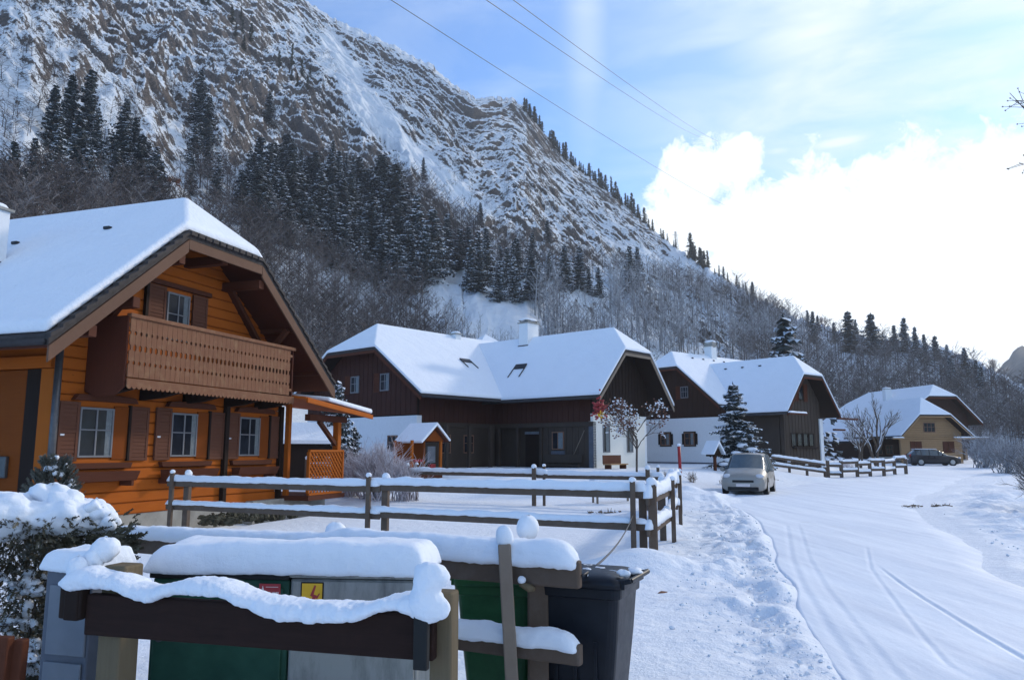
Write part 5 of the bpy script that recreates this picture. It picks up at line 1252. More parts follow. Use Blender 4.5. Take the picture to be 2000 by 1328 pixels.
# thin snow on the cars' roofs
for nm, (x0, x1), hw, z in (('hatchback', (-1.6, .2), .5, 1.42),):
    R_ = bpy.data.objects[nm]; snow_pillow(R_, None, x0, x1, -hw, hw, z + .02, .035, 4, 'roof_snow', ov=0, wob=.3)

# ------------------------------------------------------------ small things
def marker():
    p = at(1331, 995, 22); g = gh(p.x, 22); R = empty('snow_pole', (p.x, 22, g), 0, 'red and grey snow marker pole standing by the end of the side fence', 'pole')
    mb = MB(); mb.tube([(0, 0, -.2), (0, 0, 1.05)], .03, 10); mb.build('pole', M['metal'], R, smooth=True)
    mb = MB(); mb.tube([(0, 0, 1.05), (-.02, 0, 1.82)], .045, 10); mb.build('red_sleeve', M['red'], R, smooth=True)
    mb = MB(); mb.blob((-.02, 0, 1.86), .05, 3); mb.build('snow_cap', M['snow'], R, smooth=True)
marker()
def playhouse():
    p = at(840, 915, 33); g = gh(p.x, 33); R = empty('playhouse', (p.x - .1, 33, g - .1), math.radians(48), 'orange wooden playhouse with a snowy gable roof in front of the farmhouse', 'playhouse')
    mb = MB(); mb.box(-.95, .85, 0, 1.2, 0, .35); mb.build('base', M['brown'], R)
    for x, y in ((-.9, 0), (.72, 0), (-.9, 1.1), (.72, 1.1)): mb = MB(); mb.box(x, x + .1, y, y + .1, .3, 1.75); mb.build('post', M['orange_v'], R)
    mb = MB(); mb.box(-.85, .7, 1.1, 1.15, .3, 1.7); mb.box(-.85, -.8, .1, 1.1, .3, 1.0); mb.build('wall', M['brown_o'], R); mb = MB(); mb.box(.25, .7, .3, .36, .8, 1.5); mb.build('window', M['cab_panel'], R)
    mb = MB(); mb.xz([(0, 1.72), (1.15, 1.72), (.575, 2.28)], 0, 0.06); 
    T_ = Matrix.Translation((-.2, 0, 0)); mb = MB(T_); mb.xz([(.0, 1.72), (1.1, 1.72), (.55, 2.2)], -.02, .04); mb.build('gable', M['brown_o'], R)
    mb = MB(T_); mb.prism([(-.12, -.15, 1.68), (.55, -.15, 2.28), (.55, -.15, 2.36), (-.18, -.15, 1.72)], [(-.12, 1.5, 1.68), (.55, 1.5, 2.28), (.55, 1.5, 2.36), (-.18, 1.5, 1.72)]); mb.prism([(1.22, -.15, 1.68), (.55, -.15, 2.28), (.55, -.15, 2.36), (1.28, -.15, 1.72)], [(1.22, 1.5, 1.68), (.55, 1.5, 2.28), (.55, 1.5, 2.36), (1.28, 1.5, 1.72)]); rr_ = mb.build('roof', M['brown'], R)
    mb = MB(T_); A = [(-.3, 1.64), (.55, 2.40), (1.3, 1.72), (1.34, 1.78), (.55, 2.52), (-.36, 1.72)]
    mb.prism([(x, -.2, z) for x, z in A], [(x, 1.6, z) for x, z in A])
    mb.build('roof_snow', M['snow_roof'], R)
    mb = MB(); mb.box(.3, .6, .15, .35, .35, .75); mb.build('red_box', M['red'], R, bevel=.02); mb = MB(); mb.box(-.8, -.3, -.05, .02, .85, .95); mb.build('red_ledge', M['red'], R)
playhouse()
def bird_house(u, v, Y, label):
    p = at(u, v, Y); g = gh(p.x, Y); R = empty('bird_house', (p.x, Y, g), math.radians(35), label, 'bird house')
    mb = MB(); mb.box(-.06, .06, -.06, .06, -.1, .75); mb.build('post', M['brown'], R)
    mb = MB(); mb.box(-.3, .3, -.3, .3, .7, .8); mb.xz([(-.28, .8), (.28, .8), (.0, 1.25)], -.2, .3); mb.build('box', M['vdark'], R)
    mb = MB(); A = [(-.42, .78), (0, 1.33), (.42, .78), (.46, .84), (0, 1.50), (-.46, .84)]; mb.prism([(x, -.34, z) for x, z in A], [(x, .5, z) for x, z in A]); mb.build('roof_snow', M['snow_roof'], R, bevel=.03)
bird_house(1396, 895, 39, 'small dark bird house with a steep snowy roof left of the van')
def bench():
    p = at(1207, 915, 38.9); R = empty('bench', (p.x, 38.9, .70), math.atan2(1, .867), 'brown wooden bench against the white farmhouse wall', 'bench')
    mb = MB(); mb.box(-.8, .8, -.1, .35, .3, .36); mb.build('seat', M['pine'], R); mb = MB(); mb.box(-.8, .8, .33, .38, .36, .78); mb.build('backrest', M['shutter'], R)
    for x in (-.7, .64): mb = MB(); mb.box(x, x + .06, -.05, .32, -.2, .3); mb.build('leg', M['brown'], R)
bench()
def wreath():
    p = at(1170, 797, 38.2); R = empty('hanging_garland', p, 0, 'bunch of red leaves and yellow corn hanging at the farmhouse eave corner', 'garland')
    rnd = random.Random(4); mb = MB(); my = MB()
    for k in range(90):
        o = Vector((rnd.gauss(0, .17), rnd.gauss(0, .12), rnd.gauss(0, .26))); mb.blob(o, (.07, .07, .05), k, 6, 4, amp=.3)
    for k in range(14): my.blob((rnd.gauss(.12, .06), rnd.gauss(-.1, .05), -.38 + rnd.gauss(0, .09)), (.05, .05, .09), k, 6, 4, amp=.2)
    mb.build('leaves', M['sign_red'], R, smooth=True); my.build('corn', M['yellow'], R, smooth=True)
wreath()
def table():
    p = at(1196, 925, 26); g = gh(p.x, 26); R = empty('garden_table', (p.x, 26, g), .15, 'low garden table buried under a flat slab of snow before the white wall', 'table')
    mb = MB(); mb.box(-.7, .7, -.35, .35, .62, .68); mb.build('top', M['grey_wood'], R)
    for x in (-.6, .6):
        for y in (-.28, .28): mb = MB(); mb.box(x - .03, x + .03, y - .03, y + .03, -.1, .62); mb.build('leg', M['grey_wood'], R)
    snow_pillow(R, None, -.7, .7, -.35, .35, .685, .16, 3, ov=.02)
table()
def lantern():
    p = at(1137, 860, 41.5); R = empty('white_lantern', (p.x, 41.0, .8), 0, 'pale figure-like lantern standing by the farmhouse door', 'lantern')
    mb = MB(); mb.tube([(0, 0, -.2), (0, 0, .9)], .06, 8); mb.build('stand', M['vdark'], R); mb = MB(); mb.tube([(0, 0, .9), (0, 0, 1.0), (0, 0, 1.25), (0, 0, 1.4)], [.09, .16, .15, .05], 10); mb.build('lamp_body', M['sign_white'], R, smooth=True)
lantern()
def near_stake():
    a = at(-14, 1320, 3.3); b = at(6, 1242, 3.3); mb = MB(); mb.bar((a.x, 3.3, .1), (b.x, 3.3, b.z), .075, .05, up=Vector((0, 1, 0))); mb.bar((a.x + .06, 3.34, .1), (b.x + .05, 3.34, b.z - .02), .05, .05, up=Vector((0, 1, 0)))
    o = mb.build('leaning_plank', M['brown'], bevel=.008); tag(o, 'brown plank leaning in the bottom left corner beside the bush', 'plank')
near_stake()
def leaf():
    p = Vector((gndp(1296, 1170)[1], gndp(1296, 1170)[0], gh(1.5, 8) + .07)); mb = MB(); mb.add([p + Vector(q) for q in ((-.07, 0, 0), (-.02, .03, .02), (.06, .01, .015), (.0, -.03, .01))], [(0, 1, 2, 3)]); mb.add([p + Vector(q) + Vector((0, 0, -.006)) for q in ((-.07, 0, 0), (-.02, .03, .02), (.06, .01, .015), (.0, -.03, .01))], [(3, 2, 1, 0)])
    o = mb.build('dry_leaf', M['leafdry']); tag(o, 'single red-brown dry leaf lying on the trodden snow', 'leaf')
leaf()
def cables():
    for i, (P0, P1, lab) in enumerate((((760, -40), (1418, 402), 'lowest power cable crossing the sky, nearest the ridge'), ((975, -20), (1372, 270), 'middle one of the three power cables crossing the sky'), ((1012, -30), (1402, 276), 'highest power cable crossing the sky'))):
        a = at(*P0, 55); b = at(*P1, 330); a2 = a + (a - b) * .35; mb = MB(); pts = []
        for k in range(41):
            t = k / 40; p = a2.lerp(b, t ** 1.6)
            tt = t ** 1.6; p.z -= 30 * tt * (1 - tt) * .28; pts.append(p)
        mb.tube(pts, [.018 + .03 * (k / 40) for k in range(41)], 5); o = mb.build('power_cable', M['dmetal'], smooth=True); tag(o, lab, 'cable', 'power cables over the valley')
cables()
def pylon():
    b = onslope(1330, 478); h = 9.; R = empty('pylon', (b.x, b.y, b.z - 1), .4, 'thin lattice mast standing on the ridge against the white cloud', 'mast')
    mb = MB()
    for sx in (-1, 1):
        for sy in (-1, 1): mb.bar((sx * 1.0, sy * 1.0, 0), (sx * .25, sy * .25, h), .12, .12)
    for k in range(5):
        z = k * h / 5; r = 1 - .75 * z / h; r2 = 1 - .75 * (z + h / 5) / h
        for sy in (-1, 1): mb.bar((-r, sy * r, z), (r2, sy * r2, z + h / 5), .07, .07); mb.bar((r, sy * r, z), (-r2, sy * r2, z + h / 5), .07, .07)
    mb.build('lattice', M['metal'], R); mb = MB(); mb.bar((-1.8, 0, h * .8), (1.8, 0, h * .8), .12, .12); mb.build('cross_arm', M['metal'], R)
pylon()
# ------------------------------------------------------------ vegetation
def spruce_mesh(seed, h=1., r=.18, snow=.35, whorls=30, per=7, sprays=5, near=False, bare=.05, size=1.):
    """crown made of drooping branches with hanging sprays; some sprays carry snow"""
    rnd = random.Random(seed); V = []; F = []; mi = []
    def tri(a, b, c, m): k = len(V); V.extend((a, b, c)); F.append((k, k + 1, k + 2)); mi.append(m)
    for w in range(whorls):
        f = bare + (1 - bare) * (w + rnd.random() * .7) / whorls; z0 = f * h
        L = r * h * (1 - f) ** .82 * (1 + .25 * math.sin(w * 1.7 + seed)) + .012 * h
        nb = max(3, int(per * (1 - f * .5)))
        for b in range(nb):
            if rnd.random() < .10: continue
            a = rnd.uniform(0, 6.283); Lb = L * rnd.uniform(.65, 1.15); dr = rnd.uniform(.15, .5) * (1 - f * .6); ca, sa = math.cos(a), math.sin(a)
            ns = max(2, int(sprays * (.45 + .55 * (1 - f))))
            for s in range(ns):
                t = (s + .6 + rnd.uniform(-.3, .3)) / ns; x = Lb * t; zz = z0 - dr * Lb * t ** 1.4 + .06 * Lb * t ** 3
                wd = h * .022 * (1.25 - .6 * t) * rnd.uniform(.8, 1.5) * size; ln = h * .036 * rnd.uniform(.7, 1.4) * size * (1.1 - .4 * t)
                for sd in (-1, 1):
                    p = Vector((x * ca, x * sa, zz)); o = Vector((-sa * sd, ca * sd, 0)); fw = Vector((ca, sa, -.25))
                    sn = rnd.random() < snow
                    tip = p + o * wd * 1.6 + fw * ln * .6 - Vector((0, 0, ln * rnd.uniform(.35, 1.1)))
                    tri(p - fw * ln * .5, p + fw * ln * .7, tip, 0)
                    tri(p + o * wd * .4 - fw * ln * .2, p + o * wd * 1.5 - Vector((0, 0, ln * 1.1)), p + fw * ln * .4 - Vector((0, 0, ln * 1.3)), 0)
                    if sn:
                        u = Vector((0, 0, h * .004)); q_ = p + u + fw * ln * .18 + o * wd * .25; tri(q_ - fw * ln * .5, q_ + fw * ln * .65, q_ + o * wd * 1.35 + fw * ln * .3 - Vector((0, 0, ln * .75)), 1)
    # leader
    for k in range(10):
        a = rnd.uniform(0, 6.28); z = h * (.93 + .08 * k / 10); q = h * .012 * (1.4 - k / 10); tri(Vector((0, 0, z + h * .02)), Vector((q * math.cos(a), q * math.sin(a), z - h * .01)), Vector((q * math.cos(a + 1.5), q * math.sin(a + 1.5), z - h * .01)), 0)
    return np.array([tuple(p) for p in V]), np.array(F), np.array(mi)
TRUNK = {}
def spruce_proto(seed, **kw):
    V, F, mi = spruce_mesh(seed, **kw)
    return V, F, mi
_cache = {}
def place_spruce(kind, p, h, wide, label, group, name='spruce', rz=0.):
    """first use builds crown and trunk; later uses copy them (shared meshes)"""
    R = empty(name, p, rz, label, 'spruce', group); R.scale = (h * wide, h * wide, h); _rt = random.Random(int(p[0] * 37 + p[1] * 11)); R.rotation_euler = (_rt.uniform(-.035, .035), _rt.uniform(-.035, .035), rz)
    if kind not in _cache:
        V, F, mi = SPR[kind]; c = npmesh('crown', V, F, [M['needle_hi' if kind[0] == 'b' else 'needle'], M['tsnow']], None, smooth=False, mi=mi)
        mb = MB(); mb.tube([(0, 0, -.05), (0, 0, .5), (0, 0, .97)], [.02, .012, .003], 6); t = mb.build('trunk', M['bark'])
        _cache[kind] = (c, t)
    else:
        c, t = (o.copy() for o in _cache[kind]); COL.objects.link(c); COL.objects.link(t)
    c.parent = R; t.parent = R
    return R
SPR = {}
for i in range(5): SPR['a%d' % i] = spruce_proto(10 + i, r=(.20, .24, .17, .26, .21)[i], snow=(.6, .8, .5, .9, .7)[i], whorls=30, per=8, sprays=6, size=.9)
for i in range(3): SPR['b%d' % i] = spruce_proto(40 + i, r=(.15, .19, .12)[i], snow=.08, whorls=24, per=6, sprays=4, size=.95)
SPR['near'] = spruce_proto(71, r=.30, snow=.7, whorls=30, per=9, sprays=12, size=.8)
SPR['shrubby'] = spruce_proto(75, r=.34, snow=.5, whorls=34, per=10, sprays=7, size=.85)
def forest():
    rnd = random.Random(7)
    def grp(pts, label, group, wide=1.0, kinds=('a0', 'a1', 'a2', 'a3', 'a4'), name='spruce'):
        ords = ('first', 'second', 'third', 'fourth', 'fifth', 'sixth', 'seventh', 'eighth', 'ninth', 'tenth', 'eleventh', 'twelfth', 'thirteenth', 'fourteenth', 'fifteenth', 'sixteenth', 'seventeenth', 'eighteenth', 'nineteenth', 'twentieth', 'twenty-first', 'twenty-second')
        base = label
        for k, (u, v, hp) in enumerate(sorted(pts)):
            label = base + ', ' + ords[k] + ' from the left'
            b = onslope(u, v); D = b.y; h = hp * D / 1500 * 1.08 * rnd.uniform(.88, 1.1)
            place_spruce(rnd.choice(kinds), b - Vector((0, 0, .6)), h, wide * rnd.uniform(.9, 1.45), label, group, name, rnd.uniform(0, 6.28))
    def scatter(poly, n, h0, h1, seed):
        r = random.Random(seed); out = []
        us = [p[0] for p in poly]; vs_ = [p[1] for p in poly]
        def inside(x, y):
            c = False; j = len(poly) - 1
            for i in range(len(poly)):
                if (poly[i][1] > y) != (poly[j][1] > y) and x < (poly[j][0] - poly[i][0]) * (y - poly[i][1]) / (poly[j][1] - poly[i][1]) + poly[i][0]: c = not c
                j = i
            return c
        t = 0
        while len(out) < n and t < 9999:
            t += 1; x, y = r.uniform(min(us), max(us)), r.uniform(min(vs_), max(vs_))
            if inside(x, y) and all((x - a) ** 2 / 240 + (y - b) ** 2 / 420 > 1 for a, b, _ in out): out.append((x, y, r.uniform(h0, h1)))
        return out
    tallL = [(130, 275, 160), (160, 300, 175), (98, 290, 150), (182, 320, 130), (60, 380, 130), (20, 400, 130), (110, 370, 150), (150, 385, 170), (85, 400, 120), (175, 400, 120), (-20, 400, 150), (40, 420, 110), (130, 410, 110)]
    grp(tallL, 'tall dark spruce of the left-hand stand above the chalet', 'spruces in the left-hand stand', 1.05)
    grp([(238, 300, 125), (258, 330, 120), (232, 350, 130), (268, 385, 130), (245, 405, 110), (295, 400, 130), (285, 345, 80), (220, 390, 110), (310, 410, 100)], 'dark spruce in the narrow second stand above the chalet roof', 'spruces in the second stand', 1.05)
    grp([(390, 240, 115), (398, 300, 110), (380, 330, 110), (405, 345, 90), (372, 380, 90), (420, 395, 110)], 'thin snowy spruce rising behind the chalet gable peak', 'spruces behind the gable peak', .95)
    mid = [(525, 240, 72), (648, 335, 62), (672, 350, 66), (585, 330, 50), (690, 380, 90), (655, 400, 100), (600, 380, 70), (830, 360, 60)]
    grp(mid, 'lone dark spruce standing above the middle stand', 'spruces above the middle stand', .95)
    big = scatter([(470, 370), (560, 345), (640, 380), (740, 400), (800, 470), (850, 545), (840, 585), (780, 570), (700, 540), (600, 500), (520, 460), (470, 430)], 66, 75, 125, 3)
    for lo, hi, wd in ((0, 590, 'left third'), (590, 710, 'middle third'), (710, 999, 'right third')):
        col = sorted([p for p in big if lo <= p[0] < hi], key=lambda p: p[1]); h_ = len(col) // 2
        for part_, wd2 in ((col[:h_], 'upper'), (col[h_:], 'lower')):
            grp(part_, 'snowy spruce, %s %s of the big stand' % (wd2, wd), 'spruces in the big middle stand', 1.25, ('a1', 'a3', 'a4', 'a1'))
    sc = scatter([(860, 500), (930, 500), (1060, 540), (1250, 545), (1240, 580), (1060, 590), (960, 590), (880, 545)], 22, 55, 95, 5) + [(1040, 520, 75), (1010, 540, 80), (930, 540, 100), (990, 560, 90), (940, 440, 55), (1070, 470, 45)]
    grp([p for p in sc if p[0] < 1010], 'snowy spruce on the slope over the farmhouse left wing', 'spruces scattered over the farmhouse', 1.15)
    grp([p for p in sc if p[0] >= 1010], 'snowy spruce on the slope over the farmhouse chimney', 'spruces scattered over the farmhouse', 1.15)
    grp(scatter([(540, 125), (570, 120), (612, 160), (608, 190), (560, 165)], 11, 30, 48, 6), 'olive green spruce in the small clump high on the snowy slope', 'spruces in the small high clump', .9, ('b0', 'b1'))
    grp(scatter([(450, 35), (475, 30), (490, 95), (470, 100), (455, 70)], 8, 25, 40, 8) + [(410, 12, 40), (395, 8, 40), (422, 10, 35)], 'small green spruce near the top edge of the rocky slope', 'spruces near the top edge', .9, ('b0', 'b1'))
    # skyline of the falling ridge
    sk = random.Random(12)
    su = [p[0] for p in SIL]; sv = [p[1] for p in SIL]
    for a, b, n, h0, h1, nm in ((1020, 1065, 7, 18, 34, 'topmost'), (1070, 1115, 10, 18, 36, 'second'), (1120, 1180, 13, 10, 30, 'third'), (1185, 1260, 20, 10, 34, 'fourth'), (1262, 1330, 8, 8, 22, 'fifth'), (1345, 1385, 8, 22, 42, 'sixth'), (1390, 1470, 8, 8, 24, 'lowest')):
        pts = []
        for k in range(n):
            u = a + (b - a) * (k + sk.random()) / n; pts.append((u, float(np.interp(u, su, sv)) + sk.uniform(2, 12), h0 + (h1 - h0) * sk.random() ** 1.7 + 6))
        grp(pts, 'thin spruce in the %s clump down the ridge skyline' % nm, 'spruces on the ridge skyline', 1.25, ('b0', 'b1', 'b2'))
    hill = [(1590, 670, 62), (1600, 650, 38), (1662, 690, 78), (1702, 692, 76), (1672, 660, 40), (1768, 690, 70), (1790, 700, 62), (1812, 710, 66), (1830, 705, 48), (1850, 715, 45), (1885, 735, 55), (1905, 745, 50), (1580, 640, 40), (1632, 670, 42), (1745, 685, 48), (1920, 780, 60), (1860, 760, 60), (1500, 620, 40), (1470, 590, 40)]
    grp(hill, 'dark spruce standing out of the wooded hill on the right', 'spruces on the right-hand hill', 1.25, ('a0', 'a2', 'a4'))
    b = at(1571, 760, 75); place_spruce('a3', Vector((b.x - .3, 78, .5)), 15.0, 1.3, 'snow-laden spruce behind the roof of the twin-gabled house', None)
    # garden conifers
    b = at(1438, 905, 41); place_spruce('near', Vector((b.x, 41, gh(b.x, 41) - .2)), 4.8, 1.35, 'bushy garden spruce with heaps of snow in front of the white house', None, 'garden_spruce')
    b = at(650, 905, 34); place_spruce('shrubby', Vector((b.x, 34, gh(b.x, 34) - .2)), 4.4, .95, 'snowy conifer behind the lattice terrace of the chalet', None, 'garden_spruce')
    b = at(690, 905, 35); place_spruce('shrubby', Vector((b.x, 35, gh(b.x, 35) - .2)), 2.3, 1.2, 'low rounded snowy conifer against the farmhouse plaster wall', None, 'garden_spruce', 2.)
forest()
def snow_heaps():
    R = bpy.data.objects['garden_spruce']; mb = MB(); rnd = random.Random(4)
    for (x, z, r) in ((.02, .30, .06), (-.05, .22, .05), (.12, .26, .055), (-.13, .14, .055), (.08, .12, .07), (.2, .14, .05), (-.2, .1, .05), (.0, .45, .03), (.05, .38, .035), (.26, .07, .05), (-.06, .08, .06)):
        mb.blob((x * .75, -.19 * (1 - z) , z), (r * .72, r * .5, r * .40), int(z * 99), 10, 7, amp=.2)
    tag(mb.build('snow_heap', M['snow'], R, smooth=True), kind='stuff')
snow_heaps()

# bare wood: thin tapering blades standing for limbs and twigs
def bare_template(seed, h=1., spread=.3, trunk=.012, limbs=9, tw=7, tt=4, up=.9, wt=.006):
    rnd = random.Random(seed); T_ = []
    def blade(a, b, w):
        d = (b - a).normalized(); s = d.cross(Vector((rnd.uniform(-1, 1), rnd.uniform(-1, 1), rnd.uniform(-.2, .2)))); 
        if s.length < 1e-3: return
        s = s.normalized() * w / 2; T_.append((a - s, a + s, b))
    top = Vector((rnd.uniform(-.05, .05), rnd.uniform(-.05, .05), h)); base = Vector((0, 0, -.03)); blade(base, top, trunk * 2); blade(base, top, trunk * 2)
    for i in range(limbs):
        f = .18 + .75 * (i + rnd.random()) / limbs; p = base.lerp(top, f); a = rnd.uniform(0, 6.28); L = spread * (1.15 - f * .8) * rnd.uniform(.7, 1.2); e = p + Vector((math.cos(a) * L, math.sin(a) * L, L * up * rnd.uniform(.7, 1.5)))
        blade(p, e, trunk * .9)
        for j in range(tw):
            g = .2 + .8 * (j + rnd.random()) / tw; q = p.lerp(e, g); a2 = a + rnd.uniform(-1.3, 1.3); L2 = L * rnd.uniform(.3, .6); e2 = q + Vector((math.cos(a2) * L2 * .8, math.sin(a2) * L2 * .8, L2 * rnd.uniform(.3, 1.2)))
            blade(q, e2, wt * 1.4)
            for k in range(tt):
                q2 = q.lerp(e2, rnd.uniform(.2, 1)); a3 = a2 + rnd.uniform(-1.5, 1.5); L3 = L2 * rnd.uniform(.3, .6); blade(q2, q2 + Vector((math.cos(a3) * L3, math.sin(a3) * L3, L3 * rnd.uniform(-.1, 1.1))), wt)
    return np.array([[tuple(p) for p in t] for t in T_])
def wood_mass(name, items, temps, m, label, seed=0):
    """items: (x, y, z, height, width factor, shade)"""
    rnd = np.random.RandomState(seed); out = []; at_ = []
    for it in items:
        t = temps[rnd.randint(len(temps))]; a = rnd.uniform(0, 6.28); c, s = math.cos(a), math.sin(a)
        q = t * np.array([it[3] * it[4], it[3] * it[4], it[3]]); x = q[..., 0] * c - q[..., 1] * s; y = q[..., 0] * s + q[..., 1] * c
        out.append(np.stack([x + it[0], y + it[1], q[..., 2] + it[2]], -1)); at_.append(np.full(t.shape[0] * 3, it[5]) + rnd.uniform(-.12, .12, t.shape[0] * 3))
    A = np.concatenate(out).reshape(-1, 3); F = np.arange(len(A)).reshape(-1, 3)
    o = npmesh(name, A, F, [M[m]], smooth=False, attrs={'rnd': np.concatenate(at_)}); tag(o, label, 'trees', kind='stuff'); return o
def clearing(x, y):
    """open snow patches left free of trees"""
    for (ax, ay, bx, by, r) in ((855, 552, 920, 590, 24), (920, 590, 985, 628, 26), (905, 558, 1020, 592, 17), (1110, 545, 1175, 566, 10), (980, 600, 1030, 640, 20)):
        k = min(1, max(0, ((x - ax) * (bx - ax) + (y - ay) * (by - ay)) / ((bx - ax) ** 2 + (by - ay) ** 2)))
        if math.hypot(x - ax - k * (bx - ax), (y - 8) - ay - k * (by - ay)) < r + 8: return True
    return False
def hides(x, y): return any(clearing(x, y - t) for t in (0, 20, 40, 60, 80))
def woods():
    rnd = random.Random(21)
    T1 = [bare_template(i, spread=.34, limbs=8, tw=6, tt=3, trunk=.012, wt=.008) for i in range(5)]
    T2 = [bare_template(20 + i, spread=.20, limbs=7, tw=5, tt=3, trunk=.016, wt=.008, up=1.3) for i in range(5)]
    def poly_items(poly, n, h0, h1, w, shade, seed):
        r = random.Random(seed); us = [p[0] for p in poly]; vs_ = [p[1] for p in poly]; out = []
        while len(out) < n:
            x, y = r.uniform(min(us), max(us)), r.uniform(min(vs_), max(vs_)); c = False; j = len(poly) - 1
            for i in range(len(poly)):
                if (poly[i][1] > y) != (poly[j][1] > y) and x < (poly[j][0] - poly[i][0]) * (y - poly[i][1]) / (poly[j][1] - poly[i][1]) + poly[i][0]: c = not c
                j = i
            if c and not clearing(x, y):
                b = onslope(x, y); out.append((b.x, b.y, b.z - .3, r.uniform(h0, h1) * (.38 if hides(x, y) else 1), w * r.uniform(.8, 1.3), shade + r.uniform(-.3, .3)))
        return out
    it = poly_items([(380, 460), (520, 470), (640, 520), (760, 575), (850, 590), (860, 720), (860, 800), (380, 800)], 760, 6, 9, 1.1, .45, 1)
    it += poly_items([(-60, 380), (360, 400), (360, 520), (-60, 520)], 260, 5, 8, 1.1, .45, 2)
    it += poly_items([(330, 340), (480, 330), (640, 420), (560, 470), (380, 460)], 70, 5, 8, 1., .5, 12)
    it += poly_items([(740, 330), (860, 390), (930, 450), (1060, 500), (1260, 530), (1240, 560), (1080, 540), (960, 545), (880, 530), (800, 450)], 260, 5, 8, 1.1, .35, 3)
    it += poly_items([(560, 270), (700, 320), (860, 380), (800, 420), (600, 330)], 70, 3, 5, 1.2, .3, 13)
    wood_mass('bare_woodland', it, T1, 'brush_brown', 'brown leafless woodland covering the lower slope behind the houses', 1)
    it = poly_items([(850, 600), (1000, 640), (1100, 570), (1200, 570), (1330, 590), (1440, 610), (1580, 640), (1580, 700), (1450, 700), (1250, 700), (1050, 720), (850, 720)], 560, 8, 12, .9, .55, 4)
    it += poly_items([(860, 665), (1560, 700), (1560, 800), (860, 800)], 240, 5, 8, 1.2, .3, 14)
    wood_mass('frosted_woodland', it, T2, 'brush_frost', 'frost-covered leafless trees on the slope above the middle roofs', 2)
    it = poly_items([(1440, 600), (1500, 600), (1600, 660), (1700, 680), (1800, 695), (1890, 730), (2000, 790), (2120, 830), (2120, 900), (1560, 900), (1440, 700)], 1500, 4.5, 8.5, 1.1, .5, 5)
    it += poly_items([(1250, 530), (1330, 545), (1440, 570), (1560, 640), (1440, 620), (1300, 575)], 200, 5, 9, 1.1, .4, 15)
    sc_ = poly_items([(-60, 120), (60, 0), (420, 0), (560, 130), (700, 300), (640, 400), (400, 330), (-60, 330)], 520, 1.6, 3.8, 1.7, .25, 6)
    sc_ += poly_items([(840, 180), (1000, 200), (1100, 310), (1300, 480), (1240, 530), (1000, 470), (880, 360), (760, 200)], 420, 1.4, 3.2, 1.8, .25, 7)
    sc_ += poly_items([(560, 130), (640, 100), (720, 300), (880, 430), (700, 360)], 160, 1.5, 3.5, 1.7, .25, 8)
    wood_mass('slope_scrub', sc_, T1, 'brush_brown', 'low brown scrub dotted over the snowy rock slope', 4)
    wood_mass('hill_woodland', it, T1 + T2, 'brush_brown', 'grey leafless wood on the low hill behind the right-hand houses', 3)
woods()

def tree_recursive(mb, p, d, L, r, lev, rnd, snowmb=None, fork=3, up=.25, bend=.35, nmin=2, twig=None):
    q = p + d * L; mid = p.lerp(q, .5) + Vector((rnd.uniform(-1, 1), rnd.uniform(-1, 1), rnd.uniform(-.3, .6))) * L * .07
    mb.tube([p, mid, q], [r, r * .85, r * .65], 5 if lev > 1 else 3, cap=False)
    if snowmb is not None and abs(d.z) < .93 and rnd.random() < .8: o = Vector((0, 0, r * .9)); snowmb.tube([p + o, mid + o, q + o], [r * .8, r * .9, r * .6], 4)
    if lev == 0:
        if twig is not None: twig.append(q)
        return
    for k in range(rnd.randint(nmin, fork)):
        v = (d + Vector((rnd.gauss(0, bend), rnd.gauss(0, bend), rnd.gauss(up, bend * .7)))).normalized()
        tree_recursive(mb, p.lerp(q, rnd.uniform(.55, 1.)), v, L * rnd.uniform(.62, .85), r * .62, lev - 1, rnd, snowmb, fork, up, bend, nmin, twig)
def bare_tree(name, x, y, h, label, seed, group=None, m='bark', stems=1, lev=5, bend=.34, snow=True, r0=None, fork=3):
    g = gh(x, y); R = empty(name, (x, y, g), 0, label, 'tree', group); rnd = random.Random(seed); mb = MB(); ms = MB() if snow else None
    for s in range(stems):
        d = Vector((rnd.uniform(-.35, .35) * (stems > 1), rnd.uniform(-.2, .2) * (stems > 1), 1)).normalized()
        tree_recursive(mb, Vector((0, 0, -.1)), d, h * .24, r0 or h * .016, lev, rnd, ms, fork, .22, bend)
    mb.build('branches', M[m], R, smooth=True)
    if snow: ms.build('branch_snow', M['tsnow'], R, smooth=True)
    return R
p = at(1712, 892, 62); bare_tree('orchard_tree', p.x, 62, 8.4, 'large many-stemmed bare tree dusted with snow before the pine house', 5, 'bare fruit trees', stems=3, lev=5)
p = at(1680, 892, 60); bare_tree('orchard_tree', p.x, 60, 5.6, 'smaller bare tree beside the larger one before the pine house', 9, 'bare fruit trees', stems=2, lev=5)
p = at(1945, 760, 210); 
def skyline_bare():
    for i, (u, v, hp) in enumerate(((1940, 755, 82), (1965, 772, 60), (1555, 640, 50), (1610, 655, 60), (1530, 620, 40), (1740, 688, 52), (1870, 720, 55))):
        b = onslope(u, v); R = empty('skyline_tree', b - Vector((0, 0, .5)), 0, 'pale airy leafless tree silhouetted on the right-hand skyline', 'tree', 'leafless skyline trees'); R['label'] = ('%s pale leafless tree on the right-hand skyline, counted from the left' % ('sixth', 'seventh', 'second', 'third', 'first', 'fourth', 'fifth')[i]).capitalize().lower(); h = hp * b.y / 1500; rnd = random.Random(i); mb = MB()
        for s in range(1): tree_recursive(mb, Vector((0, 0, 0)), Vector((0, 0, 1)), h * .25, h * .012, 5, rnd, None, 4, .2, .36, 3)
        mb.build('branches', M['frost'], R)
skyline_bare()
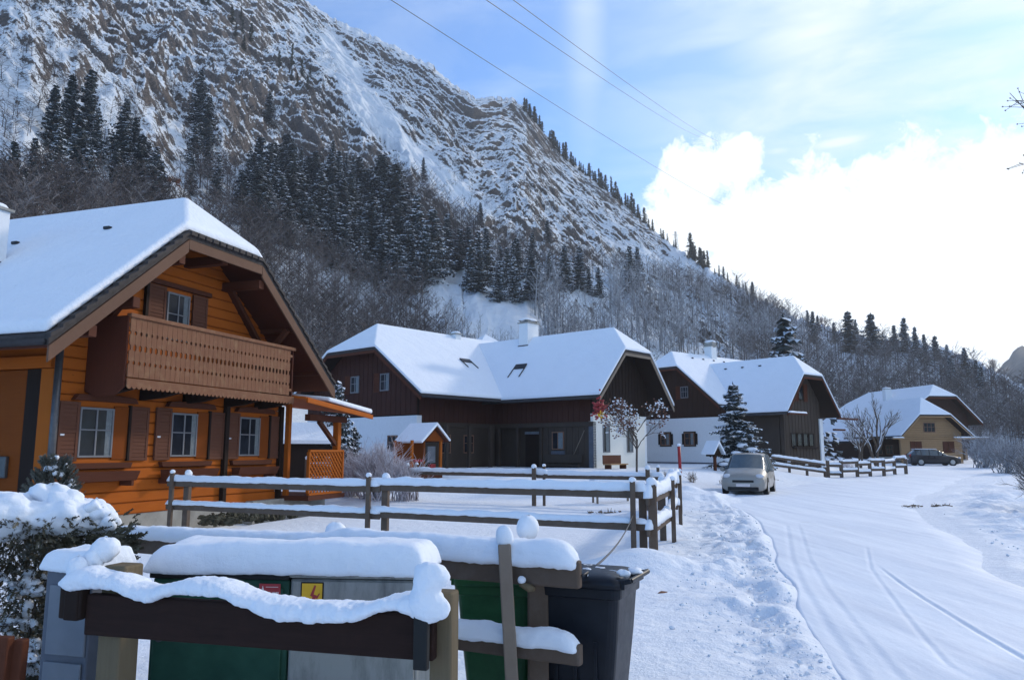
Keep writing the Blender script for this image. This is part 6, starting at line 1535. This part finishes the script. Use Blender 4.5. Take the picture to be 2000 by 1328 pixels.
def garden_tree():
    x, y = at(1243, 905, 33).x, 33; g = gh(x, y); R = empty('garden_tree', (x, y, g), 0, 'young garden tree with rusty leaves and snow before the white farmhouse wall', 'tree'); rnd = random.Random(8); mb = MB(); ms = MB(); tw = []
    mb.tube([(0, 0, -.2), (.02, 0, .9), (.05, 0, 1.7)], [.05, .045, .04], 7)
    for k in range(11):
        a = rnd.uniform(0, 6.28); tree_recursive(mb, Vector((.05, 0, 1.1 + .1 * k)), Vector((math.cos(a) * .9 - .35, math.sin(a) * .6, .8)).normalized(), .66, .022, 4, rnd, ms, 3, .1, .42, 2, tw)
    mb.build('branches', M['bark'], R); lf = MB(); sn = MB()
    for q in tw:
        for k in range(2):
            o = q + Vector((rnd.gauss(0, .06), rnd.gauss(0, .06), rnd.gauss(0, .06))); (lf if rnd.random() < .62 else sn).blob(o, (.04, .04, .03), k, 5, 3, amp=.3)
    lf.build('leaves', M['redleaf'], R); tag(sn.build('leaf_snow', M['tsnow'], R), kind='stuff')
garden_tree()
def shrub(name, x, y, w, h, label, seed, n=60, m='frost', group=None, lev=3):
    g = gh(x, y); R = empty(name, (x, y, g), 0, label, 'shrub', group); rnd = random.Random(seed); mb = MB()
    for k in range(n):
        a = rnd.uniform(0, 6.28); d = Vector((math.cos(a) * rnd.uniform(0, .9) * w / h, math.sin(a) * rnd.uniform(0, .7) * w / h, 1)).normalized()
        tree_recursive(mb, Vector((rnd.gauss(0, w * .12), rnd.gauss(0, w * .12), -.05)), d, h * .34 * rnd.uniform(.5, 1.12), h * .0095, lev, rnd, None, 3, .05, .4)
    o = mb.build('twigs', M[m], R); nv = len(o.data.vertices); at_ = o.data.attributes.new('rnd', 'FLOAT', 'POINT'); r = np.random.RandomState(seed)
    zz = np.empty(nv * 3, dtype=np.float32); o.data.vertices.foreach_get('co', zz); at_.data.foreach_set('value', (r.uniform(.1, 1, nv // 3 + 1).repeat(3)[:nv]).astype(np.float32))
    return R
for i, (u, Y, w, h, lab, n) in enumerate(((735, 27.5, 1.9, 2.6, 'frosted twiggy shrub below the farmhouse plaster gable', 120), (685, 28.5, 1.6, 2.1, 'frosted shrub between the lattice terrace and the bigger shrub', 90), (790, 27, 1.4, 1.9, 'frosted pinkish shrub in front of the orange playhouse', 80))):
    shrub('frosted_shrub', at(u, 900, Y).x, Y, w, h, lab, 30 + i, n, group='frosted shrubs by the farmhouse')
for i, (u, Y, w, h, lab) in enumerate(((1352, 34, .6, .8, 'low brown flower clump right of the snow pole'), (1298, 33, .8, .8, 'brown dried clump left of the snow pole by the white wall'), (1410, 35, .5, .6, 'small dry clump below the bird house'))):
    shrub('dry_clump', at(u, 905, Y).x, Y, w, h, lab, 50 + i, 26, 'straw', 'dry garden clumps', lev=2)
shrub('roadside_shrub', at(2045, 960, 21).x, 21, 1.0, 2.0, 'dense brown leafless shrub at the right edge of the road', 61, 80, 'brush_brown', lev=4)
shrub('far_shrub', at(1925, 900, 62).x, 62, 3.6, 3.6, 'frosted thicket to the right of the pine house', 62, 60, 'brush_frost', lev=4)
shrub('far_shrub', at(1975, 900, 52).x, 52, 3.4, 3.0, 'grey frosted thicket right beside the far bend of the road', 63, 60, 'brush_frost', lev=4)
shrub('far_shrub', at(1650, 900, 57).x, 57, 1.8, 1.0, 'low frosted bushes under the eaves of the pine house', 64, 50, 'frost', lev=3)
def overhang():
    """twigs of a roadside tree that stands just right of the view"""
    x, y = 10.2, 11.5; g = gh(x, y); R = empty('roadside_tree', (x, y, g), 0, 'tree just outside the right edge whose bare twigs reach into the sky', 'tree'); rnd = random.Random(3); mb = MB()
    mb.tube([(0, 0, -.2), (.1, 0, 3), (.15, .1, 6.2), (0, .1, 8.5)], [.18, .14, .09, .03], 8)
    for (u, v, u2, v2) in ((2060, 260, 1972, 182), (2070, 330, 1990, 318), (2060, 200, 1985, 196)):
        a = at(u, v, 11.5) - Vector((x, y, g)); b = at(u2, v2, 11.3) - Vector((x, y, g)); t0 = Vector((.15, .1, a.z - 1.2)); mb.tube([t0, t0.lerp(a, .6) + Vector((0, 0, .1)), a, a.lerp(b, .5) + Vector((0, 0, -.08)), b], [.05, .03, .018, .011, .004], 5)
        for k in range(7):
            s = a.lerp(b, rnd.uniform(0, .95)); e = s + Vector((rnd.uniform(-.35, -.05), rnd.uniform(-.1, .1), rnd.uniform(-.2, .2))); mb.tube([s, e], [.006, .003], 3); mb.blob(e, .012, k, 5, 4)
    mb.build('branches', M['bark'], R)
overhang()
# red-leaved tree on the slope and dry stalks in the lawn
b = onslope(330, 385); R_ = empty('russet_tree', b, 0, 'single orange-red tree on the slope above the chalet ridge', 'tree')
mb = MB(); tree_recursive(mb, Vector((0, 0, 0)), Vector((0, 0, 1)), 1.4, .06, 4, random.Random(2), None, 4, .2, .35, 3, _tw := []); mb.build('branches', M['bark'], R_)
mb = MB(); [mb.blob(q, (.16, .16, .16), i, 5, 3, amp=.4) for i, q in enumerate(_tw[:260])]; mb.build('leaves', M['leafdry'], R_)
def stalks(u, v, n, h, label, seed):
    Y, X = gndp(u, v); g = gh(X, Y); R = MB(); rnd = random.Random(seed)
    for k in range(n):
        x = X + rnd.uniform(-.25, .25); y = Y + rnd.uniform(-.1, .1); R.tube([(x, y, g - .05), (x + rnd.uniform(-.12, .12), y, g + h * rnd.uniform(.3, 1))], [.010, .005], 4); R.blob((x + rnd.uniform(-.05, .05), y, g + .02 + h * .3 * rnd.random()), (.06, .05, .018), k, 6, 4, amp=.4)
    o = R.build('dry_stalks', M['straw']); tag(o, label, 'plant', 'dry stalks poking through the snow')
stalks(1165, 1003, 5, .16, 'few dry stalks in the lawn left of the corner post', 1); stalks(1193, 1003, 6, .16, 'dry stalks in the lawn just beside the corner post', 2)
stalks(1782, 990, 9, .1, 'dark tuft at the right-hand edge of the road', 3); stalks(1838, 990, 14, .14, 'larger dark tuft on the bank right of the road', 4)
def bed():
    mb = MB(); rnd = random.Random(5)
    for k in range(160):
        t = rnd.random(); u = 380 + 190 * t; v = 1020 - 18 * t + rnd.uniform(-8, 6); Y, X = gndp(u, v); mb.blob((X, Y + .4, -.08 + rnd.uniform(0, .14)), (rnd.uniform(.04, .12), .05, rnd.uniform(.03, .09)), k, 6, 4, amp=.4)
    o = mb.build('plant_bed', M['needle_near']); tag(o, 'dark withered plants along the foot of the chalet foundation', 'plants', kind='stuff')
bed()

# ---- foreground juniper with its cap of snow
def juniper():
    c = at(95, 1150, 4.3); R = empty('juniper_bush', (c.x - .27, 4.5, 0), 0, 'olive juniper bush weighed down by a thick cap of snow at the left', 'bush')
    rnd = random.Random(9); V = []; F = []
    def spray(p, d, L, w):
        # a twig of small needle blades
        s = d.cross(Vector((rnd.uniform(-1, 1), rnd.uniform(-1, 1), rnd.uniform(-1, 1)))).normalized(); n = 9
        for i in range(n):
            f = i / n; q = p + d * L * f
            for sg in (-1, 1):
                e = q + (s * sg * .8 + d * .9 + Vector((rnd.gauss(0, .3), rnd.gauss(0, .3), rnd.gauss(0, .3)))).normalized() * w * (1 - .5 * f) * rnd.uniform(.7, 1.3); t = d * .007; k = len(V); V.extend((q - t, q + t, e)); F.append((k, k + 1, k + 2))
    for i in range(6500):
        a = rnd.uniform(0, 6.28); z = rnd.uniform(.05, 1.34); R0 = .50 * (1 - .25 * abs(z - .85)) * (rnd.random() ** .33)
        p = Vector((R0 * math.cos(a), R0 * .72 * math.sin(a) - .04, z)); d = Vector((math.cos(a), math.sin(a), rnd.uniform(-.7, .5))).normalized()
        if z < .55 and rnd.random() < .35: continue
        spray(p, d, rnd.uniform(.04, .10), .020)
    for (u, v) in ((225, 1050), (240, 1065), (215, 1090), (200, 1040), (232, 1080), (245, 1052)):
        e = at(u, v, 4.4) - R.location
        for k in range(30): spray(e + Vector((rnd.gauss(0, .035), rnd.gauss(0, .05), rnd.gauss(0, .04))), Vector((.8, rnd.uniform(-.5, .5), rnd.uniform(-.3, .6))).normalized(), .06, .02)
    V2 = np.array([tuple(p) for p in V]); npmesh('foliage', V2, np.array(F), [M['needle_near']], R, smooth=False)
    mb = MB()
    for k in range(26):
        a = rnd.uniform(0, 6.28); e = Vector((.5 * math.cos(a), .3 * math.sin(a), rnd.uniform(.4, 1.0))); mb.tube([(0, 0, 0), e * .5 + Vector((0, 0, .1)), e], [.02, .012, .005], 5)
    mb.build('stems', M['bark'], R)
    # snow cap as a displaced dome with lobes hanging over the edge
    na, nr = 90, 26; P_ = []; prof = lambda x: 0
    for j in range(nr + 1):
        for i in range(na):
            a = 2 * math.pi * i / na; t = j / nr; rr_ = .46 + .06 * math.sin(3 * a + 1) + .09 * (float(fbm(math.cos(a) * 2.4 + 9, math.sin(a) * 2.4 + 9, 5, 3)) - .5) * 2
            ph = t * 2.05; x = rr_ * math.sin(min(ph, 1.65)) * math.cos(a) * (1 if ph < 1.65 else 1 - (ph - 1.65) * .35); y = rr_ * .62 * math.sin(min(ph, 1.65)) * math.sin(a) * (1 if ph < 1.65 else 1 - (ph - 1.65) * .35)
            drip = max(0, ph - 1.2) * (.16 + .34 * max(0, float(fbm(a * 2.3, 4.4, 8, 3)) - .38))
            z = 1.33 + .15 * math.cos(min(ph, 1.57)) ** .7 * (1 - .35 * (x / .7 + .25)) - .5 * drip + .10 * (float(fbm(x * 5 + 3, y * 5 + 7, 19, 4)) - .5) * (1 if t < .9 else .3) - .10 * max(0, x)
            P_.append((x, y, z))
    fs = [(j * na + i, j * na + (i + 1) % na, (j + 1) * na + (i + 1) % na, (j + 1) * na + i) for j in range(nr) for i in range(na)] + [tuple(nr * na + i for i in range(na))]
    mb = MB(Matrix.Translation((.03, -.02, .0))); mb.add(P_, fs)
    for (u, v, r) in ((70, 985, .085), (100, 968, .09), (125, 978, .085), (150, 1000, .075), (188, 990, .055), (198, 1003, .06), (40, 995, .09), (12, 1000, .1), (205, 1025, .055), (170, 1010, .07)):
        q = at(u, v, 4.45) - R.location - Vector((.03, -.02, 0)); mb.blob(q, (r * 1.15, r * 1.1, r * .8), u, amp=.18)
    roughen(mb.build('snow_cap', M['snow'], R, smooth=True), .05, .03, 1)
    mb = MB(); rn = random.Random(2)
    for k in range(70):
        u, v = rn.uniform(0, 90), rn.uniform(1120, 1320); q = at(u, v, 4.28 + rn.uniform(-.1, .1)) - R.location; mb.blob(q, (rn.uniform(.015, .045), .02, rn.uniform(.01, .03)), k, 8, 5, amp=.35)
    tag(mb.build('snow_flecks', M['snow'], R, smooth=True), kind='stuff')
    # upright dwarf conifer just behind
    c = at(104, 955, 5.6); R2 = empty('dwarf_conifer', (c.x, 5.6, 0), 0, 'upright grey-green dwarf conifer tip sprinkled with snow behind the juniper', 'bush'); V.clear(); F.clear()
    for i in range(1500):
        z = rnd.uniform(.2, 1.62); rr_ = .20 * min(1, (1.72 - z) * 2.4) * rnd.random() ** .4; a = rnd.uniform(0, 6.28); spray(Vector((rr_ * math.cos(a), rr_ * math.sin(a), z)), Vector((math.cos(a) * .6, math.sin(a) * .6, .8)).normalized(), .08, .028)
    npmesh('foliage', np.array([tuple(p) for p in V]), np.array(F), [M['needle_grey']], R2, smooth=False)
    mb = MB(); mb.tube([(0, 0, -.1), (0, 0, 1.5)], [.03, .008], 6); mb.build('trunk', M['bark'], R2); mb = MB()
    for k in range(36): a = rnd.uniform(0, 6.28); z = rnd.uniform(1.2, 1.68); q = .19 * min(1, (1.75 - z) * 2.2); mb.blob((q * math.cos(a), q * math.sin(a), z), (.022, .022, .018), k, 7, 5, amp=.3)
    tag(mb.build('snow_flecks', M['snow'], R2, smooth=True), kind='stuff')
M['needle_grey'] = plain('grey_green_needles', (.07, .08, .065), .5, 9., .85, c2=(.16, .16, .14))
juniper()

# ---- the air: pale even haze between the houses and the slopes
def haze():
    mb = MB(); mb.box(-820, 1020, -220, 1020, -3.5, 620); m = bpy.data.materials.new('haze'); m.use_nodes = True; t = NT(m.node_tree)
    v = t.node('ShaderNodeVolumePrincipled'); v.inputs['Color'].default_value = (.80, .88, 1, 1); v.inputs['Density'].default_value = HAZE; v.inputs['Anisotropy'].default_value = .3
    o = t.node('ShaderNodeOutputMaterial'); t.l.new(v.outputs[0], o.inputs['Volume'])
    h = mb.build('haze', m); tag(h, 'thin pale winter haze filling the valley', 'haze', kind='stuff')
HAZE = .00036
haze()
def shed():
    p = at(572, 868, 33); R = empty('garden_shed', (p.x, 33, gh(p.x, 33)), .5, 'low dark shed under a snowy roof seen through the chalet terrace', 'shed')
    mb = MB(); mb.box(-1.4, 1.4, -.8, .8, -.2, 1.5); mb.build('wall', M['vdark'], R)
    mb = MB(); mb.prism([(-1.7, -1.1, 1.5), (1.7, -1.1, 1.5), (1.7, 0, 2.2), (-1.7, 0, 2.2)], [(-1.7, -1.1, 1.65), (1.7, -1.1, 1.65), (1.7, 0, 2.42), (-1.7, 0, 2.42)]); mb.prism([(-1.7, 1.1, 1.5), (1.7, 1.1, 1.5), (1.7, 0, 2.2), (-1.7, 0, 2.2)], [(-1.7, 1.1, 1.65), (1.7, 1.1, 1.65), (1.7, 0, 2.42), (-1.7, 0, 2.42)]); mb.build('roof_snow', M['snow_roof'], R)
shed()

def crumbs():
    rnd = random.Random(31); mb = MB(); n = 0
    while n < 1100:
        y = 3.2 + 20 * rnd.random() ** 1.5; L = float(rl(y)); R_ = float(rr(y)); k = rnd.random()
        x = L - abs(rnd.gauss(0, .5)) if k < .55 else (rnd.uniform(1.0 + y * .12, L) if k < .85 else R_ + abs(rnd.gauss(0, .8)))
        if x < .9 and y < 8: continue
        r = rnd.choice((.006, .008, .011, .016)) * rnd.uniform(.8, 1.5); mb.blob((x, y, gh(x, y) + .015 + .03 * rnd.random()), (r * 1.2, r, r * .8), n, 6, 4, amp=.35); n += 1
    o = mb.build('snow_crumbs', M['snow'], smooth=True); tag(o, 'loose crumbs of snow along the trampled edges of the road', 'snow', kind='stuff')
crumbs()
